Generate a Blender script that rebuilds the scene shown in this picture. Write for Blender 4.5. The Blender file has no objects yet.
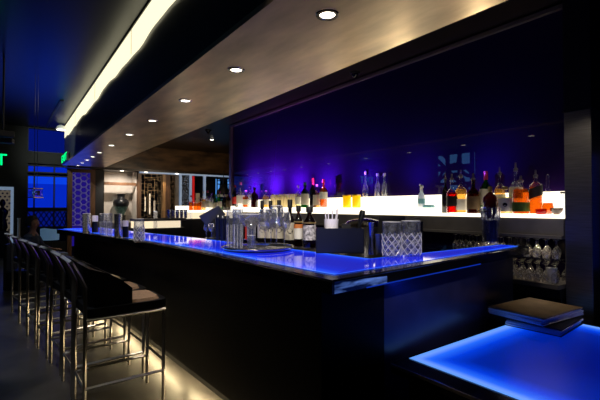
import bpy, bmesh, math, random
from mathutils import Vector, Matrix
random.seed(7)
SC = bpy.context.scene
COL = SC.collection
R = math.radians

# ------------------------------------------------------------------ camera
T, P, F, H = R(36), R(1.0), 400.0, 1.44
fwd = Vector((math.sin(T)*math.cos(P), math.cos(T)*math.cos(P), math.sin(P)))
rgt = Vector((math.cos(T), -math.sin(T), 0))
upv = rgt.cross(fwd)
EYE = Vector((0, 0, H))
cam = bpy.data.cameras.new('camera'); cam.lens = 24.0; cam.sensor_width = 36.0
cam.clip_start = 0.02
co = bpy.data.objects.new('camera', cam); COL.objects.link(co)
m3 = Matrix((rgt, upv, -fwd)).transposed()
co.matrix_world = Matrix.Translation(EYE) @ m3.to_4x4()
SC.camera = co

def ray(u, v):
    return fwd + rgt*((u-300)/F) + upv*((200-v)/F)
def atZ(u, v, z):
    d = ray(u, v); return EYE + d*((z-H)/d.z)
def atX(u, v, x):
    d = ray(u, v); return EYE + d*(x/d.x)
def atY(u, v, y):
    d = ray(u, v); return EYE + d*(y/d.y)

# ------------------------------------------------------------------ materials
def newmat(name):
    m = bpy.data.materials.new(name); m.use_nodes = True
    nt = m.node_tree; nt.nodes.clear()
    out = nt.nodes.new('ShaderNodeOutputMaterial')
    return m, nt, out
def pbr(name, col, rough=.5, metal=0, emit=None, es=0, coat=0, noise=0, nscale=8, bump=0, trans=0, ior=1.45, stretch=None, spec=None):
    m, nt, out = newmat(name)
    b = nt.nodes.new('ShaderNodeBsdfPrincipled')
    b.inputs['Base Color'].default_value = (*col, 1)
    b.inputs['Roughness'].default_value = rough
    b.inputs['Metallic'].default_value = metal
    b.inputs['Coat Weight'].default_value = coat
    b.inputs['Transmission Weight'].default_value = trans
    b.inputs['IOR'].default_value = ior
    if spec is not None: b.inputs['Specular IOR Level'].default_value = spec
    if emit:
        b.inputs['Emission Color'].default_value = (*emit, 1); b.inputs['Emission Strength'].default_value = es
    tc = nt.nodes.new('ShaderNodeTexCoord')
    mp = nt.nodes.new('ShaderNodeMapping'); nt.links.new(tc.outputs['Object'], mp.inputs['Vector'])
    if stretch: mp.inputs['Scale'].default_value = stretch
    nz = nt.nodes.new('ShaderNodeTexNoise'); nz.inputs['Scale'].default_value = nscale; nz.inputs['Detail'].default_value = 5
    nt.links.new(mp.outputs['Vector'], nz.inputs['Vector'])
    if noise:
        rp = nt.nodes.new('ShaderNodeValToRGB')
        rp.color_ramp.elements[0].position = .3; rp.color_ramp.elements[1].position = .7
        rp.color_ramp.elements[0].color = (*[max(0, c*(1-noise)) for c in col], 1)
        rp.color_ramp.elements[1].color = (*[min(1, c*(1+noise)) for c in col], 1)
        nt.links.new(nz.outputs['Fac'], rp.inputs['Fac']); nt.links.new(rp.outputs['Color'], b.inputs['Base Color'])
    if bump:
        bp = nt.nodes.new('ShaderNodeBump'); bp.inputs['Strength'].default_value = bump; bp.inputs['Distance'].default_value = .01
        nt.links.new(nz.outputs['Fac'], bp.inputs['Height']); nt.links.new(bp.outputs['Normal'], b.inputs['Normal'])
    nt.links.new(b.outputs[0], out.inputs[0])
    return m
def emis(name, col, s):
    m, nt, out = newmat(name)
    e = nt.nodes.new('ShaderNodeEmission'); e.inputs[0].default_value = (*col, 1); e.inputs[1].default_value = s
    nt.links.new(e.outputs[0], out.inputs[0]); return m
def clear(name, tint=(1, 1, 1), edge=.35, edgecol=(.9, .95, 1), base=.04, rough=.03, glint=0):
    """thin glass: see-through in the middle, reflective and brighter towards grazing angles"""
    m, nt, out = newmat(name)
    tr = nt.nodes.new('ShaderNodeBsdfTransparent'); tr.inputs[0].default_value = (*tint, 1)
    gl = nt.nodes.new('ShaderNodeBsdfGlossy'); gl.inputs['Color'].default_value = (*edgecol, 1); gl.inputs['Roughness'].default_value = rough
    lw = nt.nodes.new('ShaderNodeLayerWeight'); lw.inputs['Blend'].default_value = .35
    mr = nt.nodes.new('ShaderNodeMapRange'); mr.inputs['To Min'].default_value = base; mr.inputs['To Max'].default_value = edge+base
    nt.links.new(lw.outputs['Facing'], mr.inputs['Value'])
    mx = nt.nodes.new('ShaderNodeMixShader'); nt.links.new(mr.outputs[0], mx.inputs[0])
    nt.links.new(tr.outputs[0], mx.inputs[1]); nt.links.new(gl.outputs[0], mx.inputs[2])
    if glint:  # noisy white mixed in to paint sparkle on the glass
        df = nt.nodes.new('ShaderNodeBsdfDiffuse'); df.inputs[0].default_value = (.95, .96, 1, 1)
        tl = nt.nodes.new('ShaderNodeBsdfTranslucent'); tl.inputs[0].default_value = (.95, .96, 1, 1)
        ad = nt.nodes.new('ShaderNodeMixShader'); nt.links.new(df.outputs[0], ad.inputs[1]); nt.links.new(tl.outputs[0], ad.inputs[2])
        nz = nt.nodes.new('ShaderNodeTexNoise'); nz.inputs['Scale'].default_value = 38; nz.inputs['Detail'].default_value = 3
        tc = nt.nodes.new('ShaderNodeTexCoord'); nt.links.new(tc.outputs['Object'], nz.inputs['Vector'])
        m3_ = nt.nodes.new('ShaderNodeMapRange'); m3_.inputs['From Min'].default_value = .45; m3_.inputs['From Max'].default_value = .65; m3_.inputs['To Min'].default_value = glint*.25; m3_.inputs['To Max'].default_value = glint*1.6
        nt.links.new(nz.outputs['Fac'], m3_.inputs['Value'])
        m4 = nt.nodes.new('ShaderNodeMixShader'); nt.links.new(m3_.outputs[0], m4.inputs[0])
        nt.links.new(mx.outputs[0], m4.inputs[1]); nt.links.new(ad.outputs[0], m4.inputs[2]); mx = m4
    nt.links.new(mx.outputs[0], out.inputs[0])
    return m
def liquid(name, col, a=.75, tl=None):
    m, nt, out = newmat(name)
    tr = nt.nodes.new('ShaderNodeBsdfTransparent'); tr.inputs[0].default_value = (*col, 1)
    di = nt.nodes.new('ShaderNodeBsdfTranslucent'); di.inputs[0].default_value = (*(tl or col), 1)
    gl = nt.nodes.new('ShaderNodeBsdfGlossy'); gl.inputs['Roughness'].default_value = .08
    mx = nt.nodes.new('ShaderNodeMixShader'); mx.inputs[0].default_value = 1-a
    m2 = nt.nodes.new('ShaderNodeMixShader'); m2.inputs[0].default_value = .04
    nt.links.new(tr.outputs[0], mx.inputs[1]); nt.links.new(di.outputs[0], mx.inputs[2])
    nt.links.new(mx.outputs[0], m2.inputs[1]); nt.links.new(gl.outputs[0], m2.inputs[2]); nt.links.new(m2.outputs[0], out.inputs[0])
    return m
def glow_panel(name, stops, gloss=.06, es=1.0):
    """edge-lit acrylic: light leaks from LED strips along the rim; distance from the rim is stored per vertex in 'rim'"""
    m, nt, out = newmat(name)
    at = nt.nodes.new('ShaderNodeAttribute'); at.attribute_name = 'rim'
    rp = nt.nodes.new('ShaderNodeValToRGB')
    el = rp.color_ramp.elements
    el[0].position, el[0].color = stops[0][0], (*stops[0][1], 1)
    el[1].position, el[1].color = stops[-1][0], (*stops[-1][1], 1)
    for p_, c_ in stops[1:-1]:
        e = el.new(p_); e.color = (*c_, 1)
    b = nt.nodes.new('ShaderNodeBsdfPrincipled'); b.inputs['Base Color'].default_value = (.005, .01, .06, 1)
    b.inputs['Roughness'].default_value = gloss
    nt.links.new(at.outputs['Fac'], rp.inputs['Fac'])
    nt.links.new(rp.outputs['Color'], b.inputs['Emission Color']); b.inputs['Emission Strength'].default_value = es
    nt.links.new(b.outputs[0], out.inputs[0]); return m

M = {}
M['floor'] = pbr('polished_concrete', (.085, .078, .07), .42, noise=.55, nscale=2.2, bump=.12)
M['ceil'] = pbr('dark_gloss_ceiling', (.003, .0035, .006), .3, noise=.3, nscale=1.5, bump=.03)
M['blackwall'] = pbr('black_wall', (.004, .004, .005), .6, noise=.3)
M['face'] = pbr('bulkhead_lacquer', (.02, .024, .028), .45, noise=.35, nscale=3, stretch=(1, 8, .3))
M['gold'] = pbr('champagne_leaf', (.60, .47, .29), .34, .8, noise=.28, nscale=5, bump=.22, stretch=(1, .3, 1))
M['brown'] = pbr('mottled_brown_lacquer', (.06, .034, .016), .3, noise=1.0, nscale=2.2, bump=.05, stretch=(.6, 1, 2.2))
M['recess'] = pbr('dark_brown_ceiling', (.012, .008, .005), .35, noise=.5, nscale=2)
M['glasswall'] = pbr('back_painted_glass', (.012, .004, .05), .0, coat=.0, spec=.4)
M['trimmetal'] = pbr('bronze_trim', (.45, .38, .3), .35, .9)
M['wood'] = pbr('walnut', (.12, .055, .025), .4, noise=.4, nscale=6, stretch=(6, 6, .5))
M['litwood'] = pbr('painted_lit_wood', (.45, .27, .12), .45, noise=.3, nscale=5, stretch=(6, 6, .5))  # lighter copy of the wood, lamplight put into its colour
M['black'] = pbr('black_gloss', (.003, .003, .004), .16, noise=.2)
M['frontblack'] = pbr('black_lacquer_front', (.002, .002, .003), .4, noise=.2, spec=.08)
M['matte'] = pbr('black_matte', (.006, .006, .007), .55, noise=.2)
M['leather'] = pbr('black_leather', (.006, .006, .007), .42, bump=.3, nscale=60)
M['tan'] = pbr('tan_leather', (.62, .38, .23), .5, bump=.2, nscale=50, noise=.12)
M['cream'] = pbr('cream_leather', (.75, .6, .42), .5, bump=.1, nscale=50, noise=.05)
M['chrome'] = pbr('chrome', (.78, .76, .73), .14, 1)
M['rail'] = pbr('whitened_rail', (.95, .95, 1), .3, .3)  # near-white base paints the highlight along the chrome top rail
M['frame'] = pbr('satin_chrome', (.72, .68, .62), .3, .92)
M['steel'] = pbr('brushed_steel', (.3, .28, .26), .34, .95, noise=.2, nscale=6, stretch=(1, 1, 30))
M['darksteel'] = pbr('dark_steel', (.12, .12, .13), .3, .9)
M['shelfglow'] = emis('white_light_box', (1, .88, .66), 2.3)
M['shelfglow2'] = emis('soft_light_box', (1, .80, .52), 1.1)
M['stone'] = pbr('grey_stone', (.2, .185, .165), .5, noise=.25, nscale=4)
M['strip'] = emis('warm_cove_light', (1, .93, .62), 1.25)
M['kick'] = emis('kick_led', (1, .8, .45), 5)
M['down'] = emis('downlight_lamp', (1, .9, .75), 7)
M['exit'] = emis('exit_green', (.0, .9, .22), 1.6)
M['window'] = emis('blue_pane', (.001, .02, .52), 1.0)
M['windowtop'] = emis('blue_pane_top', (.003, .055, .85), .9)
M['windowlow'] = emis('blue_pane_low', (.001, .006, .15), 1.0)
M['purple'] = emis('purple_backlight', (.012, .005, .17), 1.0)
M['cyan'] = emis('cyan_backlight', (.1, .35, .9), .9)
M['lilac'] = pbr('lilac_lattice', (.2, .18, .4), .4, .3, emit=(.15, .12, .5), es=.14)  # faint glow painted onto the lattice bars
M['gilt'] = pbr('gilt_lattice', (.16, .12, .075), .4, .7)
M['plaster'] = pbr('niche_plaster', (.6, .55, .5), .8, noise=.08)
M['vase'] = pbr('black_glaze', (.004, .005, .008), .35, noise=.3)
M['teal'] = pbr('teal_glaze', (.06, .12, .11), .3, noise=.7, nscale=9)
M['red'] = pbr('red_lacquer', (.5, .01, .01), .4, emit=(.8, .01, .01), es=.35)  # self-glow put in so the strip looks lit
M['paleframe'] = pbr('self_lit_frame', (.4, .5, .65), .4, emit=(.35, .5, .75), es=.35)  # self-glow stands in for light falling on frame, posts and trim
M['white'] = pbr('white_plastic', (.8, .8, .78), .4)
M['label'] = pbr('cream_paper', (.62, .56, .44), .7, noise=.06)
M['labelwhite'] = pbr('white_paper', (.75, .72, .65), .7, noise=.06)
M['ink'] = pbr('black_ink', (.01, .01, .01), .5)
M['goldfoil'] = pbr('gold_foil', (.8, .55, .2), .3, .9)
M['glass'] = clear('clear_glass')
M['thick'] = clear('thick_glass', (.93, .95, 1), .6, (.95, .97, 1), .08, .06, glint=.07)
M['cut'] = pbr('cut_crystal', (1, 1, 1), .02, trans=1, ior=1.5)
M['acrylic'] = clear('acrylic', (.96, .97, 1), .22, (.8, .85, 1), .05)
M['amberglass'] = clear('amber_glass', (.35, .16, .05), .3)
M['greenglass'] = clear('green_glass', (.08, .4, .1), .3)
M['darkglass'] = pbr('dark_bottle_glass', (.008, .006, .008), .06, coat=.5)
M['navy'] = pbr('navy_enamel', (.004, .006, .022), .35, .1)
M['yellow'] = pbr('yellow_glass', (.95, .6, .02), .25, emit=(1, .5, .0), es=.75)
M['ltblue'] = pbr('pale_blue_fabric', (.25, .42, .6), .55, emit=(.15, .3, .5), es=.25)  # weak self-glow lifts the chair in place of lamplight
M['shirt'] = pbr('slate_shirt', (.06, .08, .13), .8, noise=.3)
M['skin'] = pbr('skin', (.42, .24, .17), .55)
M['hair'] = pbr('dark_hair', (.02, .013, .01), .6, noise=.4, nscale=60)
M['paper'] = pbr('page_edges', (.85, .75, .8), .8, noise=.3, nscale=30, stretch=(.6, .6, 40))
M['cover'] = pbr('kraft_cover', (.3, .2, .11), .6, noise=.2, nscale=12)
M['straw'] = pbr('clear_straws', (.75, .72, .8), .3)
M['spraywhite'] = pbr('spray_white', (.75, .8, .85), .4, emit=(.6, .8, 1), es=.15)  # slight glow put into the plastic to brighten it
M['aqua'] = pbr('aqua_cloth', (.2, .5, .6), .6)
M['screen'] = pbr('screen_shell', (.03, .03, .03), .35, noise=.2)
M['deco'] = emis('glowing_pattern_wall', (.5, .42, .32), .16)  # wall glows by itself in place of light falling on it

# ------------------------------------------------------------------ mesh helpers
class MB:
    def __init__(s): s.v = []; s.f = []
    def add(s, vs, fs):
        o = len(s.v); s.v += [tuple(p) for p in vs]; s.f += [tuple(i+o for i in f) for f in fs]; return s
    def box(s, x0, x1, y0, y1, z0, z1):
        return s.add([(x0,y0,z0),(x1,y0,z0),(x1,y1,z0),(x0,y1,z0),(x0,y0,z1),(x1,y0,z1),(x1,y1,z1),(x0,y1,z1)],
                     [(0,3,2,1),(4,5,6,7),(0,1,5,4),(1,2,6,5),(2,3,7,6),(3,0,4,7)])
    def cbox(s, c, sz, rot=0, tilt=0):
        m = Matrix.Translation(c) @ Matrix.Rotation(rot, 4, 'Z') @ Matrix.Rotation(tilt, 4, 'X')
        a, b, d = [q/2 for q in sz]
        vs = [m @ Vector(p) for p in [(-a,-b,-d),(a,-b,-d),(a,b,-d),(-a,b,-d),(-a,-b,d),(a,-b,d),(a,b,d),(-a,b,d)]]
        return s.add(vs, [(0,3,2,1),(4,5,6,7),(0,1,5,4),(1,2,6,5),(2,3,7,6),(3,0,4,7)])
    def prism(s, pts, z0, z1):
        n = len(pts)
        return s.add([(x,y,z0) for x,y in pts]+[(x,y,z1) for x,y in pts],
              [tuple(range(n))[::-1], tuple(range(n,2*n))]+[(i,(i+1)%n,(i+1)%n+n,i+n) for i in range(n)])
    def strip(s, rows):
        """grid of quads between equal-length rows"""
        n = len(rows[0]); vs = [p for r in rows for p in r]; fs = []
        for j in range(len(rows)-1):
            for i in range(n-1): fs.append((j*n+i, j*n+i+1, (j+1)*n+i+1, (j+1)*n+i))
        return s.add(vs, fs)
    def lathe(s, prof, n=20, c=(0,0,0), capb=True, capt=True, flute=0, squash=1.0):
        vs = []; fs = []
        for r, z in prof:
            for k in range(n):
                a = 2*math.pi*k/n; rr = r*(1+(flute if k % 2 else -flute))
                vs.append((c[0]+rr*math.cos(a), c[1]+rr*math.sin(a)*squash, c[2]+z))
        for j in range(len(prof)-1):
            for k in range(n):
                fs.append((j*n+k, j*n+(k+1)%n, (j+1)*n+(k+1)%n, (j+1)*n+k))
        if capb: fs.append(tuple(range(n))[::-1])
        if capt: fs.append(tuple(range((len(prof)-1)*n, len(prof)*n)))
        return s.add(vs, fs)
    def tube(s, pts, r, n=8, rs=None):
        pts = [Vector(p) for p in pts]; rings = []
        for i, p in enumerate(pts):
            d = (pts[min(i+1, len(pts)-1)] - pts[max(i-1, 0)]).normalized()
            a = d.orthogonal().normalized() if i == 0 else (rings[-1][1] - d*rings[-1][1].dot(d)).normalized()
            b = d.cross(a); q = rs[i] if rs else r
            rings.append(([p + a*q*math.cos(2*math.pi*k/n+math.pi/n) + b*q*math.sin(2*math.pi*k/n+math.pi/n) for k in range(n)], a))
        vs = [p for rg, _ in rings for p in rg]; fs = []
        for j in range(len(pts)-1):
            for k in range(n): fs.append((j*n+k, j*n+(k+1)%n, (j+1)*n+(k+1)%n, (j+1)*n+k))
        fs += [tuple(range(n))[::-1], tuple(range((len(pts)-1)*n, len(pts)*n))]
        return s.add(vs, fs)
    def build(s, name, mat, parent=None, smooth=False, bevel=0, kind=None):
        me = bpy.data.meshes.new(name); me.from_pydata(s.v, [], s.f)
        bm = bmesh.new(); bm.from_mesh(me); bmesh.ops.recalc_face_normals(bm, faces=bm.faces[:]); bm.to_mesh(me); bm.free()
        me.materials.append(M[mat] if isinstance(mat, str) else mat)
        if smooth:
            for p in me.polygons: p.use_smooth = True
        o = bpy.data.objects.new(name, me); COL.objects.link(o)
        if smooth: 
            try:
                me.set_sharp_from_angle(angle=R(50))
            except Exception: pass
        if bevel:
            b = o.modifiers.new('bevel', 'BEVEL'); b.width = bevel; b.segments = 2; b.limit_method = 'ANGLE'
        if parent: o.parent = parent
        if kind: o['kind'] = kind
        return o
def tag(o, label, cat, group=None):
    o['label'] = label; o['category'] = cat
    if group: o['group'] = group
    return o
def thing(name, label, cat, loc=(0,0,0), rz=0, group=None):
    o = bpy.data.objects.new(name, None); COL.objects.link(o); o.empty_display_size = .05
    o.location = loc; o.rotation_euler = (0, 0, rz)
    return tag(o, label, cat, group)
def struct(name, mb, mat, **k): return mb.build(name, mat, kind='structure', **k)
def dup(root, loc, rz, label, group=None):
    r = root.copy(); COL.objects.link(r); r.location = loc; r.rotation_euler = (0, 0, rz); r['label'] = label
    if group: r['group'] = group
    for ch in list(root.children):
        c = ch.copy(); COL.objects.link(c); c.parent = r
        for g in list(ch.children):
            d = g.copy(); COL.objects.link(d); d.parent = c
    return r
def textmesh(name, s, size, ext, mat, parent, mw):
    cu = bpy.data.curves.new(name, 'FONT'); cu.body = s; cu.size = size; cu.extrude = ext; cu.align_x = 'CENTER'; cu.align_y = 'CENTER'
    tmp = bpy.data.objects.new('tmp', cu); COL.objects.link(tmp)
    bpy.context.view_layer.update()
    me = bpy.data.meshes.new_from_object(tmp.evaluated_get(bpy.context.evaluated_depsgraph_get()))
    bpy.data.objects.remove(tmp)
    me.transform(mw); me.materials.clear(); me.materials.append(M[mat])
    o = bpy.data.objects.new(name, me); COL.objects.link(o); o.parent = parent
    return o
def area(name, loc, size, power, col, direction, sy=None, spread=None):
    l = bpy.data.lights.new(name, 'AREA'); l.energy = power; l.color = col; l.size = size
    if sy: l.shape = 'RECTANGLE'; l.size_y = sy
    if spread: l.spread = spread
    o = bpy.data.objects.new(name, l); COL.objects.link(o); o.location = loc
    o.rotation_euler = Vector(direction).to_track_quat('-Z', 'Y').to_euler(); return o
def spot(name, loc, power, col, direction, angle=60, blend=.6, r=.03):
    l = bpy.data.lights.new(name, 'SPOT'); l.energy = power; l.color = col; l.spot_size = R(angle); l.spot_blend = blend; l.shadow_soft_size = r
    o = bpy.data.objects.new(name, l); COL.objects.link(o); o.location = loc
    o.rotation_euler = Vector(direction).to_track_quat('-Z', 'Y').to_euler(); return o

# ------------------------------------------------------------------ the room
ZC, ZS, ZR = 3.66, 2.60, 3.36          # upper ceiling, soffit, recess ceiling
YF = 13.3                              # far wall
XW = 4.2                               # back-bar glass wall
struct('floor', MB().box(-3.4, 8.2, -2.4, 16.2, -.1, 0), 'floor')
struct('ceiling', MB().box(-3.4, 1.40, -2.4, YF+.2, ZC, ZC+.1), 'ceil')
struct('ceiling_recess', MB().box(2.2, 8.2, -2.4, 16.2, ZR, ZR+.1), 'recess')
struct('ceiling_soffit', MB().box(1.19, 2.25, -2.3, 12.9, ZS, ZS+.04), 'gold')
struct('ceiling_bulkhead', MB().box(1.215, 2.22, -2.3, 12.75, ZS+.04, ZC), 'face')
struct('ceiling_far', MB().box(1.3, 8.2, 12.95, 16.2, 2.55, 2.62), 'recess')
struct('wall_rear', MB().box(-3.4, 8.2, -2.4, -2.3, 0, ZC), 'blackwall')
struct('wall_right_end', MB().box(XW, XW+.15, -2.3, 1.30, 0, ZR), 'blackwall')
# left wall with a lattice window, seen only as a reflection in the glass wall
struct('wall_left', MB().box(-3.4, -3.3, -2.4, 16.2, 0, ZC), 'blackwall')
struct('wall_far_right', MB().box(8.1, 8.2, -2.4, 16.2, 0, ZR), 'blackwall')

# back-bar wall
struct('wall_right', MB().box(XW, XW+.15, 1.30, 8.45, 0, 3.32), 'glasswall')
struct('trim_1', MB().box(XW-.05, XW+.15, 1.2, 8.52, 3.30, 3.34), 'trimmetal')
struct('trim_2', MB().box(XW-.04, XW+.15, 8.45, 8.56, 0, 3.34), 'trimmetal')
# fascia in front of the far room
fp = []
for i in range(13):
    q = i/12; fp.append((2.2+q*6.0, 12.95 - .0 + .25*math.sin(q*math.pi)))
struct('wall_fascia', MB().strip([[(x, y, 2.55) for x, y in fp], [(x, y, ZR) for x, y in fp]]), 'brown')

# ---- cove light ribbon along the bulkhead (wavy lower edge mimics light spilling down the face)
ys = [-1.5 + i*.15 for i in range(95)]
def wav(y): return 3.30 + .02*math.sin(y*2.1) + .012*math.sin(y*4.7+1) + .006*math.sin(y*9)
cr = thing('cove_light', 'long glowing pale yellow ribbon of cove light running up the dark bulkhead', 'light', (1.2, 5, 3.3))
rb = MB().strip([[(0.0, y-5, wav(y)-3.3) for y in ys if y < 12.7], [(0.0, y-5, .34) for y in ys if y < 12.7]])
rb.build('ribbon', 'strip', cr)
MB().box(-.012, .012, -6.5, 7.7, .335, .355).build('channel', 'matte', cr)
for y in (2.6, 5.2, 7.8, 10.4):
    MB().box(-.004, .004, y-5-.004, y-5+.004, 0.03, .34).build('seam', 'trimmetal', cr)

# ---- downlights in the soffit
for i in range(11):
    y = [atZ(a_, b_, ZS).y for a_, b_ in ((323,13),(233,69),(182,100),(148,120),(125,134),(108,145),(94,152),(84,159.5),(76,165),(70,168.6),(66,172))][i]
    if i > 6: y = 9.45+.80*(i-6)
    lab = ['largest round recessed downlight, nearest, at the top of the gold soffit', 'second nearest recessed downlight in the gold soffit',
     'third recessed downlight along the gold soffit', 'fourth recessed downlight along the gold soffit', 'fifth recessed downlight along the gold soffit',
     'sixth recessed downlight along the gold soffit', 'seventh recessed downlight along the gold soffit', 'eighth recessed downlight, near the far end of the soffit',
     'ninth recessed downlight, third from the far end', 'tenth recessed downlight, next to the farthest', 'farthest tiny recessed downlight at the soffit end'][i]
    t = thing('downlight', lab, 'downlight', (1.54, y, ZS), 0, 'recessed downlights in the gold soffit')
    MB().lathe([(.045,-.002),(.05,-.008),(.068,-.008),(.072,-.001)], 24, capb=False, capt=False).build('trim_ring', 'chrome', t, smooth=True)
    MB().lathe([(.045,-.003),(.045,-.0025)], 24).build('lamp', 'down', t)
    spot('downlight_beam', (1.54, y, ZS-.02), 30, (1, .85, .65), (0, 0, -1), 62)

# small ceiling fittings in the recess
def dome(u, v, lab):
    p = atZ(u, v, ZR); t = thing('camera_dome', lab, 'camera', (p.x, p.y, ZR), 0)
    MB().lathe([(.07,-.03),(.075,-.01),(.075,0)], 18).build('housing', 'darksteel', t, smooth=True)
    MB().lathe([(.005,-.085),(.03,-.075),(.05,-.05),(.055,-.03)], 18).build('dome', 'black', t, smooth=True)
dome(355, 72, 'small dark dome camera on the recess ceiling, right above the glass wall')
dome(208, 130, 'small dark dome camera at the left end of the recess ceiling')
p = atZ(212, 139, ZR); t = thing('ceiling_spotlight', 'tiny lit spotlight on the dark recess ceiling left of the glass wall', 'light', (p.x, p.y, ZR))
MB().lathe([(.06,-.02),(.06,0)], 16).build('trim_ring', 'darksteel', t); MB().lathe([(.05,-.024),(.05,-.02)], 16).build('lamp', 'down', t)

# ---- exit signs
def exit_sign(loc, rz, lab, w=.36, h=.2):
    t = thing('exit_sign', lab, 'sign', loc, rz)
    MB().box(-w/2-.02, w/2+.02, -.02, .02, -h/2-.02, h/2+.02).build('housing', 'matte', t, bevel=.005)
    textmesh('lettering', 'EXIT', h*1.35, .003, 'exit', t, Matrix.Translation((0, -.026, 0)) @ Matrix.Rotation(R(90), 4, 'X') @ Matrix.Diagonal((.95, 1, 1, 1)))
    MB().tube([(0, 0, h/2+.02), (0, 0, ZC-loc[2])], .012).build('stem', 'darksteel', t)
    MB().box(-w/2, w/2, -.018, -.0215, -h/2-.012, -h/2-.004).build('light_bar', 'exit', t)
    return t
p = atY(-13, 159.5, 8.6); exit_sign(p, 0, 'green EXIT sign hanging at the left edge of the picture', .34, .21)
p = atY(66.5, 161, 10.9)
t = thing('exit_sign', 'green EXIT sign slanting on the far end of the bulkhead', 'sign', (1.17, 12.1, 2.72), R(-90))
MB().box(-.6, .6, -.02, .02, -.11, .11).build('housing', 'matte', t, bevel=.004)
textmesh('lettering', 'EXIT', .27, .003, 'exit', t, Matrix.Translation((0, -.026, 0)) @ Matrix.Rotation(R(90), 4, 'X') @ Matrix.Diagonal((2.2, 1, 1, 1)))

# ceiling slot + small gimbal spotlight + black speaker, left
a = atZ(47, 127, ZC); b = atZ(62, 100, ZC)
t = thing('air_slot', 'thin pale slot vent slanting across the dark ceiling left of the cove light', 'vent', ((a.x+b.x)/2, (a.y+b.y)/2, ZC))
MB().cbox((0, 0, -.012), (.07, (a-b).length, .024), math.atan2(-(b-a).x, (b-a).y)).build('frame', 'face', t)
MB().cbox((0, 0, -.026), (.02, (a-b).length*.95, .006), math.atan2(-(b-a).x, (b-a).y)).build('slot', 'ceil', t)
p = atX(61, 129, 1.10)
t = thing('gimbal_spotlight', 'small bright round spotlight fixed at the far end of the cove light', 'light', p)
MB().tube([(0, 0, 0.12), (0, 0, ZC-p.z)], .012).build('stem', 'darksteel', t)
MB().lathe([(.02,.12),(.09,.08),(.12,0),(.11,-.02)], 18, capt=False).build('shade', 'white', t, smooth=True)
MB().lathe([(.1,-.03),(.1,-.02)], 18).build('lamp', 'down', t)
p = atY(3, 134, 7.4)
t = thing('track_speaker', 'black bracketed speaker hung below the ceiling at the left edge', 'speaker', p)
MB().cbox((0, 0, 0), (.24, .2, .09), .3).build('cabinet', 'matte', t, bevel=.01)
MB().cbox((-.02, 0, -.1), (.3, .18, .07), -.2).build('bracket', 'matte', t, bevel=.01)
MB().tube([(0, 0, .04), (0, 0, ZC-p.z)], .015).build('stem', 'matte', t)

# ------------------------------------------------------------------ far wall
def X(u, y=YF): return atY(u, 207, y).x
def Z(u, v, y=YF): return atY(u, v, y).z
zt = Z(45, 166)
w = MB()
w.box(-3.3, X(-6), YF, YF+.15, 0, ZC)
w.box(X(-6), X(13), YF, YF+.15, Z(5,187), ZC)
w.box(X(13), X(27), YF, YF+.15, 0, ZC)
w.box(X(27), X(67.5), YF, YF+.15, zt+.06, zt+.38)
w.box(X(27), X(67.5), YF, YF+.15, 0, .45)
w.box(X(67.5), X(72), YF, YF+.15, 0, 2.6)
w.box(X(67.5), 2.0, YF, YF+.15, 2.55, ZC)
w.box(X(90), X(104), YF, YF+.15, 0, 2.55)
struct('wall_far', w, 'blackwall')
struct('wall_behind', MB().box(-3.4, 8.2, 16.1, 16.2, 0, ZC), 'blackwall')
# doorway with a pale frame and a patterned lit wall past it
struct('door_1', MB().box(X(10.5), X(13.5), YF-.06, YF+.1, 0, Z(12,187)).box(X(-6), X(10.5), YF-.06, YF+.1, Z(12,190), Z(12,187)), 'paleframe')
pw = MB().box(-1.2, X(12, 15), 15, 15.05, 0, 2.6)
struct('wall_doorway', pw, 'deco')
pd = MB()
for i in range(12):
    for j in range(22):
        cx = -1.1 + i*.11 + (j%2)*.055; cz = .35+j*.1
        pd.lathe([(.028, -.01), (.028, .0)], 8, (cx, 0, 0))
        for k in range(len(pd.v)-16, len(pd.v)):
            x, y, z = pd.v[k]; pd.v[k] = (x, 14.98+z, cz+y)
pd.box(-1.2, .6, 14.96, 14.99, 0, .34)
tag(pd.build('pierced_screen', 'stone'), 'pale screen with a dotted pattern seen through the doorway at far left', 'screen')
# dark figure sculpture in the doorway
t = thing('statue', 'dark slim standing statue in the lit doorway at the left edge', 'statue', (X(2.5, 14.3), 14.3, 0))
MB().box(-.16, .16, -.16, .16, 0, .75).build('plinth', 'matte', t, bevel=.01)
MB().lathe([(.09,.75),(.13,.85),(.11,1.0),(.08,1.1),(.13,1.25),(.14,1.33),(.05,1.42),(.035,1.45),(.065,1.5),(.07,1.57),(.05,1.64),(.01,1.67)], 16, squash=.7).build('figure', 'black', t, smooth=True)

# blue windows
zs_ = [Z(45,227), Z(45,211), Z(45,208), Z(45,176), Z(45,172.5), zt]
x0, x1, xm, xa = X(27), X(67.5), X(54), X(34)
def window(n, za, zb, mat, mesh=False):
    fr = MB()
    fr.box(x0-.03, x1+.03, YF-.03, YF+.08, za-.02, za+.015).box(x0-.03, x1+.03, YF-.03, YF+.08, zb-.015, zb+.02)
    for xx in ((x0, x1) if n == 4 else (x0, xa, xm, x1)): fr.box(xx-.018, xx+.018, YF-.03, YF+.08, za, zb)
    o = fr.build('window_%d' % n, 'matte', kind='structure')
    pn = MB().box(x0, x1, YF+.09, YF+.1, za, zb)
    g = pn.build('window_pane', mat, o)
    if mesh:
        ms = MB(); r0 = .05
        k = 0; xx = x0
        while xx < x1:
            ms.tube([(xx, YF+.05, za), (min(xx+(zb-za)*.6, x1), YF+.05, zb)], .012, 4)
            ms.tube([(xx, YF+.05, zb), (min(xx+(zb-za)*.6, x1), YF+.05, za)], .012, 4); xx += .13
        ms.build('window_mesh', 'navy', o)
    return o
window(1, zs_[4], zs_[5], 'window')
o = window(2, zs_[2], zs_[3], 'window')
MB().box(x0, x1, YF+.082, YF+.088, zs_[3]-.22, zs_[3]).build('window_pane', 'windowtop', o)
window(3, zs_[0], zs_[1], 'windowlow', True)
window(4, zt+.38, ZC-.03, 'windowlow')

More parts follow.
